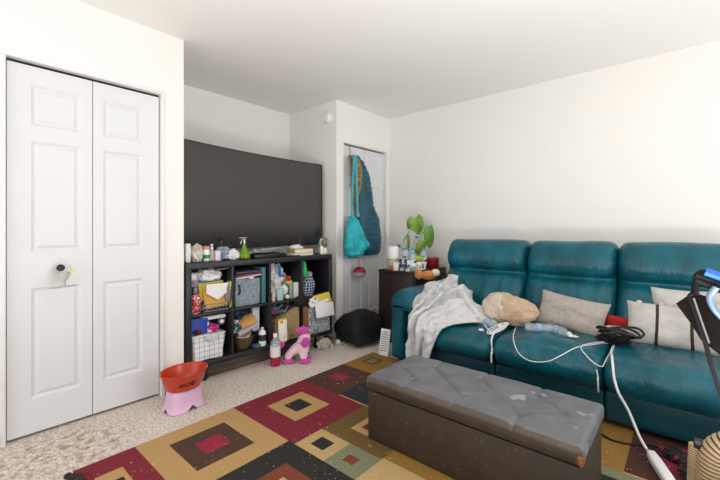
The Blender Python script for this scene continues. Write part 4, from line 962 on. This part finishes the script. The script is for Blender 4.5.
leaf((-.13, -.065, .23), (-.17, -.09, .17), .07, .04, flat('dark_leaf', '#25331b', .6), 0, facing=fc)

# plush toy on the arm, next to the cabinet
pt = mat('orange_tan_plush', '#c8854c', 1, bump=.6, bscale=80, bdist=.003); pw = mat('cream_plush', '#e6d3c0', 1, bump=.6, bscale=80, bdist=.003)
t = thing('plush_toy', 'small orange-tan plush toy with a white patch lying on the sofa arm', 'plush toy', (-1.775, 2.985, .652), radians(35)); t.scale = (1.15, 1.15, 1.3)
obj('body', blob(bmesh.new(), (0, 0, .032), (.06, .045, .034), amp=.15), pt, t)
obj('head', blob(bmesh.new(), (-.075, 0, .036), (.036, .034, .034), amp=.1), pt, t)
obj('patch', blob(bmesh.new(), (.055, -.005, .052), (.034, .03, .026), amp=.2), pw, t)
for y in (-.028, .028): obj('ear', blob(bmesh.new(), (-.095, y, .062), (.012, .01, .014)), pt, t)

# ------------------------------------------------------------------ dark bag, shoe, calendar
single('duffel_bag', rbox(bmesh.new(), (0, 0, .15), (.40, .36, .29), .075, 18, 7, fn=lambda p: Vector((p.x*(1-.30*max(0, p.z/.15))+.05*max(0, p.z/.15), p.y*(1-.1*max(0, p.z/.15)), p.z))+wr(p, .035, 4.5)*(1 if p.z > -.12 else .3)+wr(p, .016, 11)*(1 if p.z > -.12 else .2)), M['blackcloth'], 'large slouching black bag on the carpet in front of the corner closet door', 'bag', (-2.44, 2.765, .012), radians(-8), smooth=70)
t = thing('shoe', 'black shoe with a white sole poking out left of the black bag', 'shoe', (-2.535, 2.625, .002), radians(-75)); t.scale = (.75, .8, .85)
obj('upper', blob(bmesh.new(), (0, 0, .045), (.10, .042, .04), fn=lambda p: Vector((p.x, p.y, max(p.z, -.7)+.35*max(0, -p.x)))), M['blackcloth'], t)
obj('sole', rbox(bmesh.new(), (0, 0, .014), (.22, .09, .026), .012, 8, 3, fn=lambda p: Vector((p.x, p.y*(1-.3*abs(p.x)/.11), p.z))), flat('sole_white', '#d7d3cd', .7), t)
obj('toe_cap', blob(bmesh.new(), (.085, 0, .035), (.035, .036, .03)), flat('toe_cream', '#d9d4ca', .6), t)
cal = pattern(mat('calendar_print', '#e8e6e2', .7), 'grid', '#8d8a88', scale=(1, 1, 70), width=.35, axes=(2,))
t = thing('calendar', 'white printed calendar sheet leaning against the side cabinet', 'calendar', (-1.985, 2.575, .013), radians(5))
obj('sheet', B((0, .03, .115), (.095, .005, .225), rot=(radians(-12), 0, 0), bev=.001), M['paper'], t)
bm = bmesh.new()
for k in range(9): box(bm, (0, .0305-.0035+(.05+.019*k-.115)*.0+ -.0005+math.tan(radians(12))*(.045+.019*k-.115), .045+.019*k), (.072-(k == 8)*.03, .0012, .009 if k < 8 else .014), rot=(radians(-12), 0, 0))
obj('print_lines', bm, flat('print_grey', '#a3a09e', .8), t, smooth=0)

# ------------------------------------------------------------------ on the sofa
def pillow_bm(w_, h_, th, seed=0, pinch=.9):
    bm = bmesh.new(); n_ = 28
    def P_(u, v, s):
        x, y = (2*u-1), (2*v-1); k = (1-abs(x)**2.6)*(1-abs(y)**2.6); k = max(k, 0)**.5
        px = x*(1-.07*(1-y*y)*-1-.07)*w_/2; py = y*(1-.06*(1-x*x)*0)*h_/2
        px = x*w_/2*(1-.06*(1-abs(y)**2)); py = y*h_/2*(1-.08*(1-abs(x)**2))
        z = s*th/2*k*(1+.12*noise.noise(Vector((x*1.7+seed, y*1.7, s))))+.012*noise.noise(Vector((x*2+seed, y*2, seed)))
        g = .006*noise.noise(Vector((x*7, y*7, seed*3)))*k
        return Vector((px, py, z+g*s))
    gs = []
    for s in (1, -1):
        gs.append([[bm.verts.new(P_(i/n_, j/n_, s)) for j in range(n_+1)] for i in range(n_+1)])
    for s, g in zip((1, -1), gs):
        for i in range(n_):
            for j in range(n_):
                q = (g[i][j], g[i+1][j], g[i+1][j+1], g[i][j+1]); bm.faces.new(q if s > 0 else q[::-1])
    bmesh.ops.remove_doubles(bm, verts=bm.verts[:], dist=.0006)
    return bm
lin_g = mat('greige_linen', '#a9a098', .9, col2='#b5aca4', scale=40, bump=.25, bscale=120, bdist=.002)
lin_w = mat('white_linen', '#cfccc8', .9, col2='#c2bcb6', scale=9, bump=.3, bscale=60, bdist=.003)
lin_c = mat('cream_linen', '#cdbfae', .9, bump=.3, bscale=60, bdist=.003)
def place(o, c, xdir, ydir):
    x_ = Vector(xdir).normalized(); y_ = Vector(ydir); y_ = (y_-x_*y_.dot(x_)).normalized(); z_ = x_.cross(y_)
    o.matrix_world = Matrix.Translation(c) @ Matrix((x_, y_, z_)).transposed().to_4x4()
o = single('throw_pillow', pillow_bm(.44, .26, .12, 2), lin_g, 'greige rectangular throw pillow leaning on the middle backrest', 'pillow'); place(o, (-.615, 2.975, .52), (1, -.05, -.13), (.12, .42, .9))
t = thing('throw_pillow', 'white throw pillow with two dark brown stripes in front on the right seat', 'pillow')
place(t, (-.06, 2.955, .525), (1, -.02, -.0), (0, .42, .9))
pm = pillow_bm(.47, .28, .13, 5)
for f in pm.faces:
    c_ = f.calc_center_median(); f.material_index = 1 if abs(c_.x+.075) < .009 or abs(c_.x-.09) < .009 else 0
obj('pillow_case', pm, [lin_w, flat('dark_brown_cloth', '#3a2a22', .9)], t, smooth=60)
for x in (-.17, -.06, .02): obj('fringe', crumple((.018, .014, .012), int(x*100), .4, 4, sub=2), lin_w, t, loc=(x, .135, -.01))
o = single('throw_pillow', pillow_bm(.40, .36, .12, 8), lin_w, 'plain white throw pillow standing behind the striped one', 'pillow'); place(o, (.03, 3.07, .575), (1, .02, .03), (0, .30, .95))
o = single('throw_pillow', pillow_bm(.36, .30, .12, 9), lin_c, 'cream throw pillow at the right edge behind the black folding frame', 'pillow'); place(o, (.24, 2.93, .56), (1, -.1, .02), (0, .35, .93))
boxthing('folded_fabric', 'bright red cloth wedged between the greige and striped pillows', 'cloth', (-.335, 3.035, .475), (.16, .05, .11), flat('bright_red_cloth', '#b4261f', .8, bump=.3), rot=(.3, .12, .0), bev=.012)
single('cloth_bundle', crumple((.09, .06, .035), 77, .4, 3), lin_w, 'white cloth bunched under the red one', 'cloth', (-.33, 2.93, .425))
# bundled beige pillow
be = mat('beige_fleece', '#c3a78b', .95, bump=.35, bscale=50, bdist=.003, sheen=.3)
be2 = mat('pale_fleece', '#cfc0ad', .95, bump=.35, bscale=50, bdist=.003)
t = thing('bundled_blanket', 'rounded beige pillow wrapped in a pale blanket on the left seat seam', 'blanket', (-1.0, 2.86, .41), radians(-10)); t.scale = (1, 1, 1.12)
def bl(p): 
    return p+wr(p, .10, 2.2, 3)+wr(p, .03, 6)
obj('pillow', blob(bmesh.new(), (.01, 0, .088), (.195, .14, .098), fn=lambda p: Vector((p.x, p.y, max(p.z, -.86)))+wr(p, .16, 2)+wr(p, .05, 6), sub=5), be, t, smooth=60)
obj('wrap', blob(bmesh.new(), (-.05, -.01, .092), (.135, .155, .106), (0, .25, -.3), fn=lambda p: Vector((min(p.x, .72+.2*noise.noise(p*2)), p.y, max(p.z, -.85)))+wr(p, .14, 2.4, 7)+wr(p, .06, 7), sub=5), be2, t, smooth=60)
# empty bottles lying down
def lying(loc, rz, label, L=.20, group=None):
    t = thing('empty_water_bottle', label, 'bottle', loc, rot=(0, radians(90), rz))
    obj('bottle_body', bottle_bm(.031, L, .4, .7, wave=.1), M['clear'], t); obj('cap', lathe(bmesh.new(), [(.015, L*.93), (.015, L), (0, L)]), M['whitep'], t)
    obj('wrapper', lathe(bmesh.new(), [(.0315, L*.35), (.0315, L*.5)], cap=False), flat('blue_label', '#8fb0dc', .4), t)
    return t
lying((-.84, 2.70, .442), radians(25), 'empty clear water bottle lying right in front of the beige bundle')
lying((-.71, 2.79, .442), radians(-30), 'second clear bottle lying against the greige pillow', .17)
t = lying((-1.15, 2.66, .442), radians(-15), 'clear bottle with a blue cap end lying left of the beige bundle', .18)
# charger cluster and cables
t = thing('charger_bundle', 'black bundle of chargers and cords at the gap between middle and right seats', 'charger', (-.345, 2.80, .41)); t.scale = (1.15, 1.1, 1.1)
obj('plug_brick', B((.0, 0, .02), (.09, .05, .035), bev=.006), M['black'], t)
rs = random.Random(8)
obj('cord_mass', crumple((.075, .045, .024), 88, .5, 4), M['blackcloth'], t)
for k in range(7):
    r = .022+.008*k
    pts = [(r*1.5*cos(a)+.03, r*.9*sin(a), .03+.012*k+.02*sin(2*a+k)) for a in [i*2*pi/8 for i in range(8)]]
    pts = [(a, b, c_*.75) for a, b, c_ in pts]
    obj('cord_loop', tube(bmesh.new(), pts, .006, 6, close=True), M['black'], t)
wc = flat('white_cable', '#dfe0e2', .4)
from mathutils.bvhtree import BVHTree
_v, _f = [], []
for o in C.objects:
    if o.type == 'MESH' and (o.name.startswith('seat_cushion') or o.name.startswith('front_panel')):
        k = len(_v); _v += [v.co.copy() for v in o.data.vertices]; _f += [[k+i for i in p.vertices] for p in o.data.polygons]
TREE = BVHTree.FromPolygons(_v, _f)
def rest(pts, r, n=8, lift=.05):
    """lay a cord on the cushions: points inside or just above them are brought to lie on their surface"""
    out = []
    for p in smooth_path(pts, n):
        if p.z > .5: out.append(p); continue
        hit = TREE.ray_cast(p+Vector((0, -.35, .35)), Vector((0, 1, -1)).normalized())
        co, no = hit[0], hit[1]
        if co is not None and p.z > .2:
            if p.y > 2.52: h2 = TREE.ray_cast(Vector((p.x, p.y, .9)), Vector((0, 0, -1))); co, no = (h2[0], h2[1]) if h2[0] else (co, no)
            d_ = (p-co).dot(Vector((0, -.707, .707)))
            if d_ < r+.002 or d_ < lift: p = co+no*(r+.0015)
        out.append(p)
    for _ in range(2): out = [out[0]]+[(out[i-1]+out[i]*2+out[i+1])/4 for i in range(1, len(out)-1)]+[out[-1]]
    return out
def cord(name, pts, r, m, label, **k): return single(name, tube(bmesh.new(), rest(pts, r), r, 8, sm=False), m, label, 'cable', **k)
cord('charging_cable', [(-.93, 2.80, .425), (-.895, 2.66, .418), (-.86, 2.53, .405), (-.80, 2.41, .365), (-.74, 2.385, .335), (-.66, 2.385, .335), (-.58, 2.40, .36), (-.52, 2.46, .395), (-.46, 2.57, .415), (-.40, 2.70, .418), (-.37, 2.77, .43)], .0032, wc, 'thin white charging cable looping over the front of the middle seat')
cord('charging_cable', [(-.38, 2.78, .42), (-.42, 2.70, .41), (-.455, 2.62, .41), (-.47, 2.54, .40), (-.43, 2.46, .39), (-.37, 2.42, .37), (-.34, 2.46, .39), (-.33, 2.55, .41), (-.325, 2.66, .41)], .0034, wc, 'white cable looping at the right end of the middle seat')
cord('charging_cable', [(-.375, 2.40, .36), (-.365, 2.385, .32), (-.360, 2.38, .28), (-.362, 2.40, .23)], .004, wc, 'short white cable end hanging down the gap between middle and right seats')
t = thing('power_strip', 'white power strip on the rug with a thick white cord from the sofa', 'power strip', (-.088, 2.185, .012), math.atan2(2.107-2.302, -.059+.132)+pi/2)
obj('strip_body', rbox(bmesh.new(), (0, 0, .0195), (.047, .245, .036), .010, 4, 3, fn=lambda p: Vector((p.x*(1-.35*max(0, (p.y-.08)/.055)), p.y, p.z))), M['whitep'], t)
pc = obj('power_cord', tube(bmesh.new(), rest([(-.33, 2.78, .44), (-.325, 2.66, .425), (-.318, 2.55, .42), (-.302, 2.44, .405), (-.29, 2.385, .35)], .0068)+smooth_path([(-.282, 2.372, .31), (-.265, 2.365, .26), (-.225, 2.375, .18), (-.18, 2.35, .08), (-.145, 2.315, .035)], 8), .0068, 10, sm=False), wc, t)
pc.matrix_parent_inverse = Matrix.Identity(4)
pc.matrix_local = (Matrix.Translation(t.location) @ t.rotation_euler.to_matrix().to_4x4()).inverted()
t = thing('charging_cable', 'bundled white cable with plug draped over the gap between left and middle seats', 'cable')
obj('cord', tube(bmesh.new(), rest([(-1.10, 2.62, .428), (-1.04, 2.56, .425), (-.985, 2.50, .42), (-.965, 2.42, .39), (-.955, 2.395, .34), (-.955, 2.395, .30), (-.957, 2.40, .25)], .006), .006, 8, sm=False), wc, t)
for k in range(3): obj('loop', tube(bmesh.new(), [(-1.01+.012*k, 2.47, .415), (-1.03+.02*k, 2.55, .425), (-1.01+.02*k, 2.66, .435), (-.97+.01*k, 2.70, .45), (-.975+.012*k, 2.6, .43), (-.99+.01*k, 2.5, .42)], .0045, 7, close=True), wc, t)
obj('plug', B((-1.065, 2.49, .425), (.03, .018, .014), rot=(0, 0, .5), bev=.004), M['whitep'], t)
cord('black_cord', [(-.37, 2.40, .018), (-.30, 2.34, .018), (-.20, 2.36, .018), (-.10, 2.42, .018), (.02, 2.36, .018), (.08, 2.28, .018)], .005, M['black'], 'thin black cord on the rug under the front of the sofa')
for c_, s_, sd in (((.0, 2.36, .016), (.09, .06, .022), 3), ((.05, 2.22, .016), (.07, .07, .025), 6)):
    single('cloth_bundle', crumple(s_, sd, .5, 3), pattern(mat('red_black_print%d' % sd, '#221d20', .85), 'noise', '#a1203c', freq=20, level=.52), ['red and black patterned cloth near the sofa front right of the power strip', 'red and black patterned cloth beside the ribbed tan hose'][sd == 6], 'cloth', c_)
single('paper_scrap', crumple((.035, .025, .006), 5, .4, 3), M['paper'], 'small white paper scrap lying in front of the greige pillow', 'paper', (-.555, 2.72, .425))

# ribbed hose and the folding frame at the right edge
hs = mat('tan_hose', '#b39a74', .5); hd = flat('hose_groove', '#3b2f22', .7)
def hose(bm, pts, r, pitch):
    path = smooth_path(pts, 40); L = [0]
    for a, b in zip(path, path[1:]): L.append(L[-1]+(b-a).length)
    tot = L[-1]; n_ = int(tot/pitch*8); rings = []; up = Vector((0, 1, 0)); j = 0
    for i in range(n_+1):
        s = tot*i/n_
        while j < len(L)-2 and L[j+1] < s: j += 1
        k = (s-L[j])/max(L[j+1]-L[j], 1e-9); p = path[j].lerp(path[j+1], k); t_ = (path[j+1]-path[j]).normalized()
        sd = t_.cross(up).normalized(); u2 = sd.cross(t_).normalized(); ph = (i % 8)/8
        rr = r*(1-.085*(ph > .55)*1)
        rings.append((ph > .55, [bm.verts.new(p+sd*rr*cos(2*pi*q/32)+u2*rr*sin(2*pi*q/32)) for q in range(32)]))
    for (g, a), (_, b) in zip(rings, rings[1:]):
        for q in range(32):
            f = bm.faces.new((a[q], a[(q+1) % 32], b[(q+1) % 32], b[q])); f.material_index = 1 if g else 0
    bm.faces.new(rings[0][1][::-1]); bm.faces.new(rings[-1][1])
    return bm
t = thing('ribbed_hose', 'tan ribbed flexible hose arching up from the rug at the right edge', 'hose', (.072, 1.7, .040))
obj('large_hose', hose(bmesh.new(), [(-.002, 0, -.026), (-.002, 0, .15), (0, .0, .30), (.02, 0, .365), (.075, .0, .39), (.14, 0, .35), (.16, 0, .25), (.16, 0, -.026)], .045, .0125), [hs, hd], t, smooth=50)
obj('small_hose', hose(bmesh.new(), [(-.052, .02, -.026), (-.052, .02, .2), (-.048, .02, .345)], .018, .008), [hs, hd], t, smooth=50)
obj('hose_clip', B((-.042, .0, .36), (.022, .022, .03), bev=.005), M['black'], t)
M['frame_black'] = mat('matte_black_steel', '#0b0b0c', .6, spec=.2)
fk = mat('dark_brown_mesh', '#130e0b', .9, spec=.1, bump=.3, bscale=120)
t = thing('folding_frame', 'black folding frame with blue and silver tubes and dark fabric at the right edge', 'folding chair', (.12, 1.25, .012))
def lw(x, y, z): return (x-.12, y-1.25, z-.012)
bm = bmesh.new(); tri = [(-.019, .933), (.012, .965), (.034, .955), (.05, .90), (.062, .84), (.03, .848), (.008, .889)]
tri = [(-.019, .933), (.014, .966), (.045, .955), (.085, .88), (.085, .80), (.028, .85), (.008, .889)]
f0 = [bm.verts.new(lw(x, 1.25, z)) for x, z in tri]; f1 = [bm.verts.new(lw(x, 1.262, z)) for x, z in tri]
bm.faces.new(f0); bm.faces.new(f1[::-1])
for i in range(len(tri)): bm.faces.new((f0[i], f1[i], f1[(i+1) % 7], f0[(i+1) % 7]))
obj('fabric_panel', bm, fk, t, smooth=0)
obj('upright', tube(bmesh.new(), [lw(.016, 1.256, .96), lw(.022, 1.256, 1.005), lw(.033, 1.256, 1.016), lw(.05, 1.256, 1.010)], .0085, 8), M['frame_black'], t)
bm = bmesh.new(); tube(bm, [lw(.02, 1.256, 1.012), lw(.09, 1.256, .985), lw(.20, 1.256, .95)], .012, 8); tube(bm, [lw(.02, 1.256, 1.0), lw(.09, 1.256, .97), lw(.20, 1.256, .93)], .012, 8)
obj('arm_bar', bm, M['frame_black'], t)
obj('blue_sleeve', tube(bmesh.new(), [lw(.036, 1.247, 1.02), lw(.09, 1.247, 1.0), lw(.2, 1.247, .965)], .010, 10), flat('bright_blue', '#1f62c9', .35), t)
obj('silver_tube', tube(bmesh.new(), [lw(.055, 1.24, .985), lw(.045, 1.24, .965), lw(.046, 1.24, .945), (.06-.12, -.01, .92-.012), lw(.09, 1.24, .895), lw(.18, 1.24, .86)], .0075, 10), mat('pale_blue_steel', '#7f93b0', .35, metal=.5), t)
obj('front_leg', tube(bmesh.new(), [lw(.012, 1.235, .965), lw(.006, 1.235, .955), lw(.014, 1.235, .93), lw(.037, 1.235, .84), lw(.055, 1.235, .76), lw(.15, 1.235, .39), lw(.25, 1.235, .02)], .0048, 8), M['frame_black'], t)
obj('steel_strip', tube(bmesh.new(), [lw(.014, 1.229, .955), lw(.022, 1.229, .925), lw(.042, 1.229, .85)], .0022, 6), M['metal'], t)
obj('rear_leg', tube(bmesh.new(), [lw(.20, 1.262, .94), lw(.19, 1.262, .5), lw(.12, 1.262, .02)], .009, 8), M['frame_black'], t)
obj('cross_bar', tube(bmesh.new(), [lw(.17, 1.25, .32), lw(.165, 1.25, .32), lw(.155, 1.25, .32)], .008, 8), M['frame_black'], t)
# ------------------------------------------------------------------ fleece blanket over the arm and the left seat
net = [  # rows run from the back corner forward and down; each row goes from the arm side to the seat side
 [(-1.54, 3.01, .63), (-1.53, 3.02, .645), (-1.50, 3.01, .64), (-1.43, 3.00, .56), (-1.32, 3.00, .43)],
 [(-1.58, 2.88, .63), (-1.55, 2.88, .66), (-1.50, 2.92, .67), (-1.37, 2.90, .56), (-1.15, 2.90, .425)],
 [(-1.61, 2.74, .61), (-1.56, 2.74, .645), (-1.47, 2.76, .62), (-1.32, 2.80, .53), (-1.09, 2.80, .42)],
 [(-1.60, 2.61, .60), (-1.56, 2.60, .62), (-1.47, 2.62, .57), (-1.33, 2.66, .50), (-1.11, 2.68, .42)],
 [(-1.595, 2.49, .56), (-1.54, 2.48, .54), (-1.46, 2.49, .50), (-1.36, 2.51, .465), (-1.21, 2.54, .425)],
 [(-1.57, 2.42, .46), (-1.53, 2.40, .46), (-1.48, 2.38, .455), (-1.40, 2.38, .44), (-1.30, 2.41, .415)],
 [(-1.55, 2.38, .34), (-1.52, 2.36, .35), (-1.48, 2.345, .35), (-1.41, 2.35, .345), (-1.345, 2.37, .34)],
 [(-1.545, 2.375, .24), (-1.52, 2.355, .235), (-1.50, 2.34, .23), (-1.44, 2.345, .225), (-1.39, 2.36, .225)],
 [(-1.55, 2.375, .13), (-1.525, 2.355, .10), (-1.51, 2.345, .08), (-1.46, 2.345, .09), (-1.43, 2.36, .11)]]
def cr1(P_, t):
    n_ = len(P_)-1; x = min(max(t, 0), .99999)*n_; i = int(x); f = x-i
    a, b, c_, d_ = P_[max(i-1, 0)], P_[i], P_[i+1], P_[min(i+2, n_)]
    return .5*((2*b)+(c_-a)*f+(2*a-5*b+4*c_-d_)*f*f+(3*b-a-3*c_+d_)*f**3)
NV_ = [[Vector(p) for p in r] for r in net]
def base_pt(s, t): return cr1([cr1(r, t) for r in NV_], s)
def ridge(x): return 1-abs(2*(x-math.floor(x+.5)))*2
def blank(s, t):
    e = .004; p = base_pt(s, t); n_ = (base_pt(s+e, t)-base_pt(s-e, t)).cross(base_pt(s, t+e)-base_pt(s, t-e))
    n_ = n_.normalized() if n_.length > 1e-9 else Vector((0, 0, 1))
    if n_.z-n_.y < 0: n_ = -n_
    wob = noise.noise(Vector((s*2.6, t*2.2, 1)))
    f1 = sin((t*3.1+s*1.4+wob*1.3)*2*pi); f1 = math.copysign(abs(f1)**.7, f1)
    f2 = noise.noise(Vector((s*5+t*3, t*7-s*2, 4)))
    f3 = 1-abs(noise.noise(Vector((s*9-t*4, t*9+s*5, 8))))*3
    am = .5+.5*sin(pi*min(1, t*1.05))
    edge_ = min(1, min(t, 1-t)/.10)
    d_ = (.034*f1+.036*f2+.02*f3)*am*(.3+.7*edge_)+.010
    side = Vector((.022*cos((t*3.1+s*1.4+wob*1.3)*2*pi), 0, 0))
    return p+n_*d_+side*am*edge_
NU, NV = 84, 64
fl = mat('light_grey_fleece', '#cacacb', 1, col2='#d8d7d6', scale=60, lo=.4, hi=.62, bump=.9, bscale=80, bdist=.006, sheen=.4)
o = single('fleece_blanket', sheet(bmesh.new(), lambda u, v: blank(u, v), NU, NV, .014), fl, 'light grey fleece blanket crumpled over the sofa arm and left seat, hanging down in front', 'blanket', smooth=180)
bm = bmesh.new()   # a second fold rolled back on the seat beside the arm
net2 = [[(-1.56, 2.94, .60), (-1.48, 2.90, .67), (-1.38, 2.92, .60)], [(-1.42, 2.84, .55), (-1.36, 2.78, .60), (-1.26, 2.82, .54)], [(-1.32, 2.78, .48), (-1.24, 2.70, .53), (-1.13, 2.76, .47)], [(-1.24, 2.72, .42), (-1.15, 2.66, .455), (-1.07, 2.72, .42)]]
NV_2 = [[Vector(p) for p in r] for r in net2]
obj('loose_fold', sheet(bm, lambda u, v: cr1([cr1(r, v) for r in NV_2], u)+Vector((0, 0, 1))*(.018*noise.noise(Vector((u*4, v*5, 3)))+.012*sin(v*9+u*5)), 36, 26, .016), fl, o, smooth=180)
